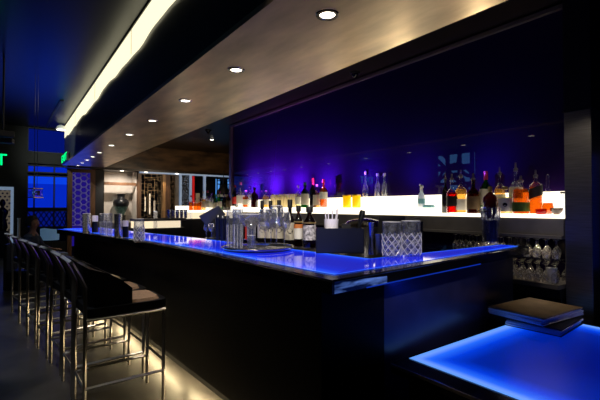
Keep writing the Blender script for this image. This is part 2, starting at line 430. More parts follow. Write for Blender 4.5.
# hex lattice column with purple backlight
def hexes(mb, xa, xb, za, zb, y, r, th):
    dx, dz = r*1.5, r*math.sqrt(3); i = 0; x = xa
    while x < xb+r:
        z = za + (dz/2 if i % 2 else 0)
        while z < zb+r:
            pts = []
            for k in range(7):
                a = math.pi/3*k
                pts.append((min(max(x+r*.9*math.cos(a), xa), xb), y, min(max(z+r*.9*math.sin(a), za), zb)))
            for k in range(6):
                if (Vector(pts[k])-Vector(pts[k+1])).length > .01: mb.tube([pts[k], pts[k+1]], th, 4)
            z += dz
        x += dx; i += 1
t = thing('lattice_screen', 'tall hexagon lattice screen glowing purple beside the blue windows', 'screen', (X(81), YF, 0))
c = X(81); xa_, xb_ = X(72)-c, X(90)-c
hx = MB(); hexes(hx, xa_, xb_, .9, 2.45, 0, .1, .011); hx.build('lattice', 'lilac', t)
MB().box(xa_, xb_, .06, .08, .3, 2.5).build('backlight', 'purple', t)
MB().box(xa_-.12, xa_, -.05, .1, 0, 2.55).box(xb_, xb_+.13, -.05, .1, 0, 2.55).box(xa_, xb_, -.05, .1, 2.45, 2.55).build('frame', 'wood', t)

# niche with vase
xa_, xb_ = X(104), X(136)
struct('wall_niche', MB().box(xa_, xb_, YF+.55, YF+.6, .5, 2.55).box(xa_-.02, xa_, YF, YF+.6, .5, 2.55).box(xb_, xb_+.02, YF, YF+.6, .5, 2.55).box(xa_, xb_, YF, YF+.6, .95, 1.0), 'plaster')
tag(MB().box(xa_, xb_, YF-.02, YF+.04, Z(110,185), Z(110,182)).build('shelf_header', 'wood'), 'thin wooden header above the vase niche', 'beam')
p = atY(122, 200, YF+.15)
t = thing('vase', 'large black shouldered vase with teal base standing in the pale niche', 'vase', (p.x, YF+.27, 1.18))
MB().lathe([(.12,-.22),(.14,-.2),(.14,0)], 18).build('stand', 'matte', t, smooth=True)
MB().lathe([(r_*.85,z_*.8) for r_,z_ in [(.11,.0),(.13,.08),(.2,.22),(.27,.42),(.28,.5),(.24,.6),(.15,.66),(.13,.7),(.13,.8),(.16,.83),(.15,.835),(.12,.83)]], 28).build('body', 'vase', t, smooth=True)
MB().lathe([(r_*.85,z_*.8) for r_,z_ in [(.115,.005),(.136,.08),(.205,.22),(.25,.34)]], 28, capt=False).build('glaze_band', 'teal', t, smooth=True)
spot('niche_light', (p.x-.1, YF-.45, 2.5), 80, (1, .88, .74), (.05, .75, -1), 110)

# fretwork cabinet
def fret(mb, x0, x1, z0, z1, y, n, th, seed):
    rnd = random.Random(seed); cw = (x1-x0)/n; m_ = max(2, int((z1-z0)/cw)); ch = (z1-z0)/m_
    mb.box(x0-th, x0+th, y-th, y+th, z0, z1); mb.box(x1-th, x1+th, y-th, y+th, z0, z1)
    for j in range(0, m_+1, 2): mb.box(x0, x1, y-th, y+th, z0+j*ch-th, z0+j*ch+th)
    for i in range(n):
        for j in range(m_):
            cx, cz = x0+i*cw, z0+j*ch
            if rnd.random() < .75: mb.box(cx, cx+cw, y-th, y+th, cz-th, cz+th)
            if rnd.random() < .75: mb.box(cx-th, cx+th, y-th, y+th, cz, cz+ch)
            if rnd.random() < .4: mb.box(cx+cw*.3, cx+cw, y-th, y+th, cz+ch*.5-th, cz+ch*.5+th)
def cabinet(u0, u1, lab, mat, n, back=None, seed=1, name='fretwork_screen', z0=.6):
    c = X((u0+u1)/2); t = thing(name, lab, 'screen', (c, YF, 0)); a_, b_ = X(u0)-c, X(u1)-c
    f = MB(); fret(f, a_, b_, z0, 2.5, 0, n, .007, seed); f.build('lattice', mat, t)
    MB().box(a_, a_+.02, .02, .3, 0, 2.55).box(b_-.02, b_, .02, .3, 0, 2.55).box(a_, b_, .02, .3, 2.5, 2.55).build('frame', 'matte', t)
    if back: 
        g = MB()
        for k in range(4): g.box(a_+(b_-a_)*(.1+.24*k), a_+(b_-a_)*(.16+.24*k), .4, .42, 1.2+.1*(k%2), 1.65+.12*(k%3))
        g.build('glow_bars', back, t)  # glowing boxes stand in for bottles catching light
    return t
cabinet(141, 161, 'dark cabinet front with thin gold fretwork right of the vase niche', 'gilt', 6, 'shelfglow2', 3)
tag(MB().box(X(161.5), X(164.5), YF-.1, YF+.1, 0, 2.55).build('wooden_post', 'litwood'), 'slim wooden post in a lighter, lit tone right of the gold fretwork', 'post')
tag(MB().box(X(137), X(140.5), YF-.08, YF+.1, 0, 2.55).build('wooden_post', 'wood'), 'dark wooden post between the vase niche and the gold fretwork', 'post')
tag(MB().box(X(165), X(170), YF-.02, YF+.1, 0, 2.55).build('dark_panel', 'wood'), 'narrow dark wood panel right of the lit wooden post', 'panel')
cabinet(170.5, 174.5, 'narrow dark shelf bay with faint gold lattice', 'gilt', 2, None, 5, 'lattice_strip')
tag(MB().box(X(175), X(178.5), YF-.02, YF+.1, 0, 2.55).build('dark_panel', 'stone'), 'narrow grey panel left of the pale blue posts', 'panel')
for u, lab in ((180, 'pale blue lit post left of the speckled black panel'), (190, 'pale blue lit post left of the red hanging strip'), (204, 'pale blue lit post right of the beige panel')):
    tag(MB().box(X(u-.9), X(u+.9), YF-.08, YF+.02, 0, 2.52).build('lit_post', 'paleframe'), lab, 'post')
c = X(185); t = thing('bead_panel', 'black panel speckled with small silver beads between two pale posts', 'panel', (c, YF, 0))
MB().box(X(181.5)-c, X(188.5)-c, 0, .03, 0, 2.5).build('backing', 'matte', t)
bd = MB()
for i in range(150):
    x_, z_ = random.uniform(X(181.8)-c, X(188.2)-c), random.uniform(1.3, 2.48)
    bd.cbox((x_, -.012, z_), (.016, .016, .02), .7)
bd.build('beads', 'chrome', t)['kind'] = 'stuff'
tag(MB().box(X(192), X(193.8), YF-.06, YF, 1.2, 2.5).build('hanging_strip', 'red'), 'narrow red lacquer strip hanging between the pale posts', 'panel')
tag(MB().box(X(195), X(199), YF-.06, YF, 0, Z(197,193)).build('menu_board', 'label'), 'small beige board standing right of the red strip', 'board')
c = X(224.5); t = thing('fretwork_screen', 'blue and cyan lit fretwork screen beside the edge of the glass wall', 'screen', (c, YF, 0))
f = MB(); fret(f, X(217)-c, X(232)-c, 1.3, 2.5, 0, 5, .016, 9); f.build('lattice', 'navy', t)
MB().box(X(217)-c, X(217.6)-c, 0, .12, 0, 1.31).box(X(217)-c, X(221)-c, .1, .12, 1.3, 2.45).box(X(229)-c, X(232)-c, .1, .12, 1.3, 2.45).box(X(221)-c, X(229)-c, .1, .12, 1.3, 1.72).build('backlight', 'cyan', t)
t = thing('pendant_lamp', 'small black cone pendant with a lit white base in front of the blue fretwork', 'lamp', (X(223.5, 12), 12, 0))
z_ = Z(223, 197, 12)
MB().lathe([(.22,z_+.08),(.2,z_+.2),(.1,z_+.36),(.03,z_+.42)], 18).build('shade', 'matte', t, smooth=True)
MB().lathe([(.2,z_),(.2,z_+.08)], 18).build('diffuser', 'white', t)
MB().tube([(0,0,z_+.42),(0,0,2.62)], .01).build('cord', 'matte', t)
struct('trim_3', MB().box(X(137), 7.0, YF-.3, YF-.22, 2.5, 2.55), 'paleframe')  # weak glow on the trim stands in for light along it
for u in (122, 146, 177):
    p = atY(u, 177, 13.0)
    t = thing('small_downlight', {122: 'tiny warm downlight above the vase niche', 146: 'tiny warm downlight above the gold fretwork', 177: 'tiny warm downlight left of the pale blue posts'}[u], 'downlight', (p.x, 13.0, 2.55))
    MB().lathe([(.07,-.012),(.07,0)], 16).build('trim_ring', 'chrome', t); MB().lathe([(.055,-.016),(.055,-.012)], 16).build('lamp', 'down', t)
spot('post_wash', (X(163), YF-.4, 2.5), 12, (1, .7, .4), (0, .35, -1), 70)

# white stanchion, pendant crystal lamp
p = atZ(18.5, 260, 0)
t = thing('host_post', 'slim white upright post by the doorway, behind the farthest stool', 'post', (p.x, p.y, 0))
MB().lathe([(.1,0),(.1,.015),(.04,.03),(.036,1.1),(.045,1.11),(.045,1.14)], 16).build('shaft', 'white', t, smooth=True)
p = atY(35.5, 193, 8.0)
t = thing('pendant_lamp', 'small square crystal pendant lamp hanging before the blue window', 'lamp', (p.x, p.y, p.z))
MB().cbox((0,0,0), (.15,.15,.14), .5).build('crystal_block', 'thick', t, bevel=.01)
MB().cbox((.01,0,0), (.08,.08,.08), .9).build('core', 'chrome', t)
MB().cbox((0,0,.075), (.16,.16,.012), .5).cbox((0,0,-.075), (.16,.16,.012), .5).build('frame', 'goldfoil', t)
MB().tube([(-.02,0,.08),(-.02,0,ZC-p.z)], .004, 5).build('wire', 'darksteel', t); MB().tube([(.02,0,.08),(.02,0,ZC-p.z)], .004, 5).build('wire', 'darksteel', t)

# ------------------------------------------------------------------ bar counter
ZB = 1.10; TH = .072
outer = [(1.225,1.43),(1.205,2.2),(1.18,2.95),(1.10,3.9),(.98,4.8),(.87,5.5),(.74,6.4),(.60,7.25)]
inner = [(1.98,1.86),(1.93,2.3),(1.87,2.95),(1.75,3.9),(1.62,4.8),(1.5,5.5),(1.38,6.4),(1.28,7.3)]
_e = atZ(529, 246, 1.10); endA, endB = (_e.x, _e.y), (_e.x-.02, _e.y+.26)
print('END', endA)
poly = [endA] + outer + inner[::-1] + [endB]
bar = thing('bar_counter', 'long curved black bar counter with a glowing blue glass top', 'bar counter', (1.6, 3.0, 0))
ox, oy = 1.6, 3.0
def L(pts): return [(x-ox, y-oy) for x, y in pts]
def cat(pts, n=4):
    out = []
    for i in range(len(pts)-1):
        p0, p1, p2, p3 = [Vector(pts[min(max(k, 0), len(pts)-1)]) for k in (i-1, i, i+1, i+2)]
        for j in range(n):
            t_ = j/n; out.append(tuple(.5*((2*p1)+(p2-p0)*t_+(2*p0-5*p1+4*p2-p3)*t_*t_+(3*p1-p0-3*p2+p3)*t_**3)))
    out.append(tuple(pts[-1])); return out
outs, inns = cat(outer), cat(inner)
# top slab as strips (long arm) + short arm
def slab(mb, A, B, z0, z1, closed=True):
    mb.strip([[(x,y,z1) for x,y in A], [(x,y,z1) for x,y in B]])
    mb.strip([[(x,y,z0) for x,y in A], [(x,y,z0) for x,y in B]])
    mb.strip([[(x,y,z0) for x,y in A], [(x,y,z1) for x,y in A]])
    mb.strip([[(x,y,z0) for x,y in B], [(x,y,z1) for x,y in B]])
    for k in (0, -1):
        mb.add([(*A[k],z0),(*B[k],z0),(*B[k],z1),(*A[k],z1)], [(0,1,2,3)])
    return mb
s = MB(); slab(s, L(outs), L(inns), ZB-TH, ZB-.004)
slab(s, L([outer[0], endA]), L([inner[0], endB]), ZB-TH, ZB-.004)
s.build('countertop', 'black', bar)
# clear acrylic corner block on the end face
lrp = lambda a, b, t_: (a[0]+(b[0]-a[0])*t_, a[1]+(b[1]-a[1])*t_)
c0, c1 = lrp(outer[0], endA, .005), lrp(outer[0], endA, .17)
q = MB().add([(c0[0]-ox,c0[1]-oy-.004,ZB-TH+.004),(c1[0]-ox,c1[1]-oy-.004,ZB-TH+.004),(c1[0]-ox,c1[1]-oy-.004,ZB-.03),(c0[0]-ox,c0[1]-oy-.004,ZB-.012)], [(0,1,2,3)])
M['edgeglow'] = pbr('lit_acrylic_edge', (.05,.08,.2), .15, noise=.9, nscale=50, bump=.6, stretch=(.25,1,1.6))
_nt = M['edgeglow'].node_tree; _nz = [n for n in _nt.nodes if n.type == 'TEX_NOISE'][0]; _b = [n for n in _nt.nodes if n.type == 'BSDF_PRINCIPLED'][0]
_nz.inputs['Scale'].default_value = 22
_r = _nt.nodes.new('ShaderNodeValToRGB'); _r.color_ramp.elements[0].position = .42; _r.color_ramp.elements[0].color = (.001,.004,.03,1); _r.color_ramp.elements[1].position = .66; _r.color_ramp.elements[1].color = (.12,.25,.8,1)
_nt.links.new(_nz.outputs['Fac'], _r.inputs['Fac']); _nt.links.new(_r.outputs['Color'], _b.inputs['Emission Color']); _b.inputs['Emission Strength'].default_value = .6
q.build('acrylic_edge', 'edgeglow', bar)
c2, c3 = lrp(outer[0], endA, .1), lrp(outer[0], endA, .62)
MB().add([(c2[0]-ox,c2[1]-oy-.004,ZB-TH),(c3[0]-ox,c3[1]-oy-.004,ZB-TH),(c3[0]-ox,c3[1]-oy-.004,ZB-TH+.007),(c2[0]-ox,c2[1]-oy-.004,ZB-TH+.007)], [(0,1,2,3)]).build('blue_edge_line', emis('blue_line', (.01,.06,.75), .45), bar)
# rounded polished bullnose line along the long edge
M['rimline'] = pbr('polished_edge', (.12,.12,.15), .12, .9, noise=.6, nscale=30)
MB().tube([(x-ox, y-oy, ZB-.008) for x, y in [endA]+outs], .006, 6).build('edge_trim', 'rimline', bar)
# light panel with rim attribute
def lightpanel(name, A, B, z, mat, parent, sa=(.0, 1), n=16, scale=.25, endfade=(True, True)):
    """A, B: equal-length polylines; rim = distance (m) to nearest border / scale"""
    me = bpy.data.meshes.new(name); vs = []; rim = []; fs = []
    nA = len(A)
    ca = [0]
    for i in range(1, nA): ca.append(ca[-1] + (Vector(A[i])-Vector(A[i-1])).length)
    for j in range(n+1):
        f_ = .5-.5*math.cos(math.pi*j/n)
        for i in range(nA):
            a_, b_ = Vector(A[i]), Vector(B[i]); p_ = a_.lerp(b_, f_); vs.append((p_.x, p_.y, z))
            w_ = (b_-a_).length; d = min(f_*w_, (1-f_)*w_)
            if endfade[0]: d = min(d, ca[i])
            if endfade[1]: d = min(d, ca[-1]-ca[i])
            rim.append(min(1, d/scale))
    for j in range(n):
        for i in range(nA-1): fs.append((j*nA+i, j*nA+i+1, (j+1)*nA+i+1, (j+1)*nA+i))
    me.from_pydata(vs, [], fs); at = me.attributes.new('rim', 'FLOAT', 'POINT')
    for k, r_ in enumerate(rim): at.data[k].value = r_
    me.materials.append(mat); o = bpy.data.objects.new(name, me); COL.objects.link(o); o.parent = parent
    if me.polygons[0].normal.z < 0: me.flip_normals()
    return o
def resample(pts, n):
    P_ = [Vector(p) for p in pts]; Ls = [0]
    for i in range(1, len(P_)): Ls.append(Ls[-1]+(P_[i]-P_[i-1]).length)
    out = []
    for k in range(n):
        s_ = Ls[-1]*k/(n-1); i = 0
        while i < len(P_)-2 and Ls[i+1] < s_: i += 1
        out.append(tuple(P_[i].lerp(P_[i+1], (s_-Ls[i])/(Ls[i+1]-Ls[i]))))
    return out
blue = glow_panel('blue_edge_lit_top', [(0,(.07,.24,1.0)),(.12,(.012,.08,1.0)),(.45,(.004,.02,.66)),(1,(.008,.012,.50))], .05, 1.0)
Ao = [lrp(a_, b_, .13) for a_, b_ in zip(outs, inns)]; Bo = [lrp(a_, b_, .94) for a_, b_ in zip(outs, inns)]
Ao[0] = (1.33, 1.535); Bo[0] = (1.93, 1.87)
lightpanel('light_panel', L(resample(Ao, 90)), L(resample(Bo, 90)), ZB-.0005, blue, bar, endfade=(False, True))
lightpanel('light_panel', L(resample([(1.33,1.535),(endA[0]-.06,endA[1]+.06)], 60)), L(resample([(1.93,1.87),(endB[0]-.04,endB[1]-.04)], 60)), ZB-.0008, blue, bar, endfade=(False, True), scale=.12)
# base
baseo = [(1.25,1.54),(1.235,2.2),(1.205,2.95),(1.14,4.1),(1.07,5.2),(.95,6.1),(.82,7.1)]
basei = [(1.70,1.54),(1.72,2.2),(1.7,2.95),(1.6,4.1),(1.5,5.2),(1.4,6.1),(1.25,7.1)]
b_ = MB(); slab(b_, L(cat(baseo)), L(cat(basei)), .13, ZB-TH); b_.build('front_panel', 'frontblack', bar)
tk = MB(); slab(tk, L([(x+.09, y+.03) for x, y in cat(baseo)]), L(cat(basei)), 0, .13); tk.build('toe_kick', 'matte', bar)
ld = MB(); slab(ld, L([(x+.03, y+.03) for x, y in cat(baseo)]), L([(x+.055, y+.03) for x, y in cat(baseo)]), .117, .1295); ld.build('kick_light', 'kick', bar)
M['sidepanel'] = pbr('blue_black_lacquer', (.012,.014,.05), .3, noise=.2)
sp = MB(); slab(sp, L([(1.72,1.56),(3.52,1.72)]), L([(1.72,1.66),(3.52,1.80)]), 0, ZB-TH); sp.build('side_panel', 'sidepanel', bar)
area('under_counter_blue', (1.9, 1.51, 1.01), .5, .45, (.02,.08,1), (.05,.12,-1), .03)
# floor glow from the toe kick
for (x_, y_) in [(1.2,2.7),(1.15,3.8),(1.1,4.9),(.97,6.0)]:
    area('kick_glow', (x_+.02, y_, .11), 1.0, 3.4, (1,.78,.42), (-.55,0,-1), .03)

# ------------------------------------------------------------------ glowing service table, bottom right
tb = thing('service_table', 'low table with a bright blue glowing top at lower right', 'table', (2.7, .85, 0))
lx, ly = 2.7, .85
ZT = .57
MB().box(1.74-lx, 3.62-lx, -.25-ly, 1.53-ly, ZT-.06, ZT-.003).build('tabletop', 'black', tb, bevel=.006)
MB().box(1.80-lx, 3.56-lx, -.15-ly, 1.45-ly, .0, ZT-.06).build('base', 'matte', tb)
MB().box(1.732-lx, 1.74-lx, -.2-ly, 1.52-ly, ZT-.02, ZT-.004).build('edge_highlight', 'trimmetal', tb)  # bronze strip paints the warm highlight on the frame edge
tmat = glow_panel('blue_table_glow', [(0,(.12,.36,1.0)),(.05,(.16,.34,1.0)),(.12,(.02,.15,1.0)),(.24,(.0,.045,.72)),(.4,(.0,.016,.34)),(1,(.0,.006,.2))], .3, 1.0)
A_ = resample([(1.87-lx,-.2-ly),(1.87-lx,1.507-ly)], 50); B_ = resample([(3.46-lx,-.2-ly),(3.46-lx,1.507-ly)], 50)
lightpanel('light_panel', A_, B_, ZT, tmat, tb, n=50, scale=.62)

# folders on the table
def folder(x, y, z, rz, w_, d_, h_, lab, covermat, name='menu_binder'):
    t = thing(name, lab, 'binder', (x, y, z), rz, None)
    MB().cbox((0,0,.004), (w_,d_,.008)).build('back_cover', 'matte', t, bevel=.002)
    pg = MB()
    n = 7
    for k in range(n):
        zz = .008 + (h_-.016)*k/n
        pg.cbox((random.uniform(-.008,.008), random.uniform(-.008,.008), zz+(h_-.016)/n/2), (w_-.006,d_-.006,(h_-.016)/n*.92), random.uniform(-.03,.03))
    pg.build('pages', 'paper', t)
    MB().cbox((0,0,h_-.004), (w_,d_,.008)).build('front_cover', covermat, t, bevel=.002)
    return t
folder(3.20, 1.34, ZT+.001, R(4), .46, .36, .05, 'lower dark menu binder lying on the glowing blue table', 'matte')
folder(3.24, 1.42, ZT+.052, R(-4), .58, .40, .06, 'upper menu binder with a tan cover, on top of the stack on the blue table', 'cover')

# ------------------------------------------------------------------ back bar shelf
sh = thing('back_bar_shelf', 'long glowing white back bar shelf along the blue glass wall', 'shelf', (4.0, 4.8, 0))
sx, sy = 4.0, 4.8
ZSH = 1.372
MB().box(3.85-sx, XW-.002-sx, 1.45-sy, 8.2-sy, 1.19, 1.34).build('shelf_body', 'stone', sh)
MB().box(3.845-sx, XW-.002-sx, 1.45-sy, 8.2-sy, 1.34, ZSH).build('light_box', 'shelfglow', sh)
tag(MB().box(4.11, XW-.002, 1.45, 8.2, ZSH, 1.585).build('glowing_splashback', 'shelfglow'), 'glowing white splashback strip at the foot of the blue glass wall', 'light panel')
MB().box(3.80-sx, XW-.002-sx, 1.45-sy, 6.9-sy, 1.165, 1.19).build('ledge', 'stone', sh)
tag(MB().box(3.93, 4.108, 2.80, 8.2, ZSH+.001, 1.43).build('glowing_step', 'shelfglow'), 'low glowing step on the left two thirds of the back bar shelf', 'light panel')
bc = thing('back_counter', 'low dark work counter with a pale wooden edge under the glowing shelf', 'counter', (4.0, 4.0, 0))
MB().box(3.78-4, XW-.002-4, 1.45-4, 6.8-4, 0, .66).build('cabinet', 'black', bc)
MB().box(3.74-4, XW-.002-4, 1.45-4, 6.8-4, .74, .78).build('worktop', 'stone', bc, bevel=.004)
MB().box(3.77-4, XW-.002-4, 1.45-4, 6.8-4, .66, .74).build('drawer_rail', 'matte', bc)
for y_ in (1.65, 2.1, 3.2, 4.5): spot('under_shelf_light', (3.88, y_, 1.16), 2.2, (1,.8,.55), (-.05,0,-1), 120, r=.01)
for y_, e_ in ((2.0,22),(3.3,22),(4.8,26),(6.4,26)): spot('shelf_front_fill', (2.75, y_, 3.3), e_, (1,.86,.68), (.62,0,-1), 52)  # unseen lamps added to brighten shelf front and bottle labels
for y_ in (2.2,3.2,4.2,5.2,6.2,7.2): spot('soffit_fill', (3.9, y_, 1.9), 26 if y_ > 3 else 14, (1,.84,.58), (-1,0,.75), 95, .9, r=0)  # bodiless lamps added to lift the gold soffit
spot('binder_fill', (3.5, .5, 3.2), 30, (1,.85,.65), (-.08,.85,-2.6), 22, r=.03)  # added lamp without a fixture, lights the tan binder
spot('column_fill', (3.0, 1.2, 2.6), 17, (1,.88,.72), (.9,.1,-1), 45)  # unseen lamp added to warm the steel column
spot('fascia_fill', (4.4, 9.6, 2.3), 130, (1,.75,.5), (-.05,1,.14), 80, r=.1)  # added to bring out the brown fascia, no real lamp here
for p_ in ((.1,3.2),(.0,4.8),(-.1,6.4)): spot('stool_fill', (p_[0]-.2, p_[1], 3.6), 80, (.85,.9,1), (.18,0,-1), 32)  # cool lamps out of view, added to whiten the stool rails
for a_, b_, e_ in (((.35,.6,3.4),(1.75,2.9,1.2),330),((.3,2.0,3.4),(1.5,4.2,1.2),230),((.45,-.4,3.2),(2.1,1.9,1.2),300),((.1,3.5,3.4),(1.1,5.6,1.2),230)):
    spot('bar_fill', a_, e_, (1,.92,.82), Vector(b_)-Vector(a_), 26, r=.06)  # extra out-of-view lamps added to brighten things on the bar
# return shelf, far end
rs = thing('return_shelf', 'glowing bottle shelf closing the far end of the back bar', 'shelf', (3.1, 7.45, 0))
MB().box(-.52, .74, -.22, .18, 1.34, ZSH).build('light_box', 'shelfglow', rs)
MB().box(-.52, .74, -.20, .18, 1.22, 1.34).build('glowing_front', 'shelfglow2', rs)
MB().box(-.52, .74, -.18, .18, 0, 1.22).build('cabinet', 'matte', rs)
MB().box(-.52, .74, .15, .18, ZSH, 1.46).build('glowing_riser', 'shelfglow', rs)
ls = thing('low_counter', 'low back counter with a softly glowing front beneath the silver cups', 'counter', (2.15, 7.1, 0))
MB().box(-.47, .40, -.15, .2, 1.20, 1.24).build('worktop', 'stone', ls)
MB().box(-.45, .30, -.14, .2, 1.08, 1.20).build('glowing_front', 'shelfglow2', ls)
MB().box(-.45, .40, -.12, .2, 0, 1.08).build('cabinet', 'matte', ls)
# steel column
cl = thing('steel_column', 'brushed steel column closing the right end of the back bar', 'column', (3.98, 1.34, 0))
MB().box(-.13, .13, -.10, .10, 0, 2.25).build('shaft', 'steel', cl, bevel=.004)
MB().box(-.14, .14, -.11, .11, 2.25, 2.26).build('joint', 'matte', cl)
MB().box(-.13, .13, -.10, .10, 2.26, ZR-.04).build('shaded_shaft', 'matte', cl)  # black upper shaft paints the shade above the steel
struct('window_5', MB().box(XW-.01, XW, 1.02, 1.12, .9, 1.9), 'windowlow')  # glowing strip put in for the blue glimmer on a glass wall panel

# added bodiless blue and violet lamps that tint the glass wall
for y_, pw_, c_ in ((2.3,.8,(.08,.05,1)),(3.2,1.2,(.12,.05,1)),(4.1,3.0,(.2,.045,1)),(5.0,7,(.34,.04,1)),(5.8,11,(.42,.04,1)),(6.6,14,(.46,.04,1)),(7.4,12,(.42,.04,1))):
    spot('glass_wall_fill', (XW-.30, y_, 1.84), pw_*6, c_, (.8,0,.35), 150, .8, r=0)

# ------------------------------------------------------------------ bottles
LQ = {k: liquid('liquid_'+k, c) for k, c in dict(amber=(.85,.35,.05), orange=(.78,.30,.05), red=(.75,.04,.02), gold=(.95,.65,.25), green=(.1,.5,.1), brown=(.25,.09,.03), pale=(.9,.85,.6), clear=(.95,.95,.95)).items()}
def bottle(pos, h, r, label, liq=None, glass='glass', fill=.62, lab='label', labz=(.16,.48), cap='matte', pourer=False, shoulder=.62, neck=.28, name='liquor_bottle', stopper=None, group=None, emblem=False, caplen=.10, fit=1.0):
    t = thing(name, label, 'bottle', tuple(pos), random.uniform(-.2,.2), group)
    rn = r*neck
    prof = [(r*.9,0),(r,.012*h),(r,shoulder*h*.92),(r*.93,shoulder*h),(r*.6,(shoulder+.07)*h),(rn*1.15,(shoulder+.13)*h),(rn,(shoulder+.18)*h),(rn,.95*h),(rn*1.2,.96*h),(rn*1.2,h)]
    MB().lathe(prof, 20).build('glass_body', glass, t, smooth=True)
    if liq:
        zf = fill*h; lp = [(r*.84,.02*h),(r*.92,.03*h)]
        for rr, zz in prof[2:]:
            if zz < zf: lp.append((rr*.92, zz))
        lr = r*.92 if zf <= shoulder*h*.92 else lp[-1][0]*.95
        lp.append((lr, zf)); MB().lathe(lp, 18).build('liquid', LQ[liq], t, smooth=True)
    if lab:
        z0, z1 = labz[0]*h, labz[1]*h
        lb = MB().lathe([(r*1.02,z0),(r*1.02,z1)], 24, capb=False, capt=False).build('paper_label', lab, t, smooth=True)
        if emblem:
            d = (EYE-Vector(pos)); a0 = math.atan2(d.y, d.x) - t.rotation_euler.z
            e = MB(); zc = (z0+z1)/2; er = (z1-z0)*.16
            vs = []
            for k in range(12):
                a = 2*math.pi*k/12; da = er*math.cos(a)/r; vs.append((r*1.035*math.cos(a0+da), r*1.035*math.sin(a0+da), zc+er*math.sin(a)))
            e.add(vs, [tuple(range(12))]); e.build('emblem', 'ink', lb)
    if pourer:
        MB().lathe([(rn*1.0,h*.97),(rn*1.3,h),(rn*1.3,h*1.03),(rn*.6,h*1.05),(rn*.5,h*1.13),(rn*.45,h*1.17)], 12).build('pourer', 'chrome' if pourer is True else pourer, t, smooth=True)
    elif cap:
        MB().lathe([(rn*1.3,h*(1-caplen)),(rn*1.32,h*.995),(rn*1.1,h*1.01)], 16).build('cap', cap, t, smooth=True)
    return t
def shelfpos(u, x=4.0): 
    x = min(x, 4.04) if u > 436 else 4.02
    p = atX(u, 210, x); return (p.x, p.y, ZSH+.0005 if u > 436 else 1.4305)
M['greencap'] = pbr('green_cap', (.02,.3,.05), .35)
M['redcap'] = pbr('red_cap', (.5,.04,.03), .35, .2)
M['smoke'] = pbr('smoked_pourer', (.22,.2,.18), .3, .5)
M['darklabel'] = pbr('black_label', (.012,.01,.01), .5)
M['brownlabel'] = pbr('brown_label', (.16,.1,.05), .6, noise=.4)
M['greenlabel'] = pbr('green_label', (.07,.12,.01), .6, noise=.3)
M['orangelabel'] = pbr('orange_label', (.7,.22,.05), .6, noise=.2)
M['redlabel'] = pbr('red_label', (.55,.03,.02), .6)
# px width ~ r*2*400/d ; d about 3.8
def bt(u, hpx, wpx, label, x=4.0, **k):
    p = shelfpos(u, x); d = (Vector(p)-EYE).dot(fwd); wpx *= 1.03 if u > 436 else 1
    return bottle(p, hpx*d/400, wpx*d/800, label, **k)
bt(445.5, 34, 7, 'dark slim bottle half hidden behind the red one, left of the right-hand bottle row', x=4.08, glass='darkglass', lab=None, pourer='smoke')
bt(452, 34, 10, 'bottle of bright red liqueur with a pourer, on the glowing shelf', x=3.94, liq='red', fill=.6, lab='darklabel', labz=(.2,.5), pourer='smoke')
bt(461, 37, 11, 'clear bottle with amber band and white label, right of the red liqueur', liq='gold', lab='labelwhite', labz=(.08,.38), pourer='smoke', fill=.65)
bt(473.5, 34, 12, 'dark whiskey bottle with a brown label, between the amber banded and the green bottle', x=3.95, glass='amberglass', liq='brown', lab='brownlabel', labz=(.12,.5), pourer='smoke')
bt(486, 42, 11, 'green bottle with a red cap and pale label on the glowing shelf', x=4.08, glass='greenglass', liq='green', fill=.8, lab='label', labz=(.2,.58), cap='redcap', caplen=.2)
bt(500, 40, 10, 'amber necked bottle with pourer standing behind the white round-shouldered one', x=4.09, liq='gold', lab='label', pourer='smoke')
bt(505, 27, 15, 'short round-shouldered bottle with a white label and black emblem', x=3.92, liq='pale', lab='labelwhite', labz=(.1,.58), emblem=True, cap='goldfoil', shoulder=.66)
bt(516, 44, 12, 'tallest clear bottle with a pourer in the right-hand group', x=4.09, liq='clear', lab='label', labz=(.35,.6), pourer='smoke')
t = bt(521, 33, 15, 'wide bottle of orange spirit with a green lower label', x=3.915, liq='orange', fill=.75, lab='greenlabel', labz=(.08,.36), pourer='smoke', shoulder=.7)
# square amber bottle with a slanted black label
t = bt(536, 38, 12, 'amber whisky bottle with a slanted black label, last tall bottle on the right', liq='orange', fill=.72, lab=None, pourer='smoke', shoulder=.74)
rr = 12*3.8/800
for part, mt, off, hh in (('slanted_label','darklabel',0,.095),('label_stripe','goldfoil',-.012,.006)):
    sl = MB(); A1 = []; B1 = []
    d_ = EYE-t.location; a0 = math.atan2(d_.y, d_.x)-t.rotation_euler.z
    for k in range(13):
        a = a0-1.3+2.6*k/12; q_ = rr*(1.04 if off == 0 else 1.06); zz = .16+.05*(k-6)/12+off
        A1.append((q_*math.cos(a), q_*math.sin(a), zz)); B1.append((q_*math.cos(a), q_*math.sin(a), zz+hh))
    sl.strip([A1, B1]); sl.build(part, mt, t, smooth=True)
# pipe flask with amber bulb
p = shelfpos(548); t = thing('long_necked_flask', 'long necked glass flask with an orange bulb right of the slanted label bottle', 'flask', p)
MB().lathe([(.03,0),(.048,.02),(.05,.07),(.042,.11),(.024,.13),(.019,.15),(.019,.34),(.012,.365),(.004,.37)], 18).build('glass_body', 'glass', t, smooth=True)
MB().lathe([(.03,.004),(.044,.02),(.046,.07),(.038,.105)], 18).build('liquid', LQ['orange'], t, smooth=True)
p = shelfpos(556.5, 3.95); t = thing('small_bowl', 'small low glass bowl at the right end of the glowing shelf', 'bowl', p)
MB().lathe([(.02,0),(.025,.008),(.045,.03),(.052,.058),(.048,.058),(.04,.032),(.02,.012)], 20, capt=False).build('bowl', 'amberglass', t, smooth=True)
p = shelfpos(541, 3.92); t = thing('small_bowl', 'small reddish glass bowl in front of the slanted label bottle', 'bowl', p)
MB().lathe([(.03,0),(.04,.008),(.045,.03),(.045,.05),(.04,.05),(.038,.012)], 20, capt=False).build('bowl', LQ['red'], t, smooth=True)
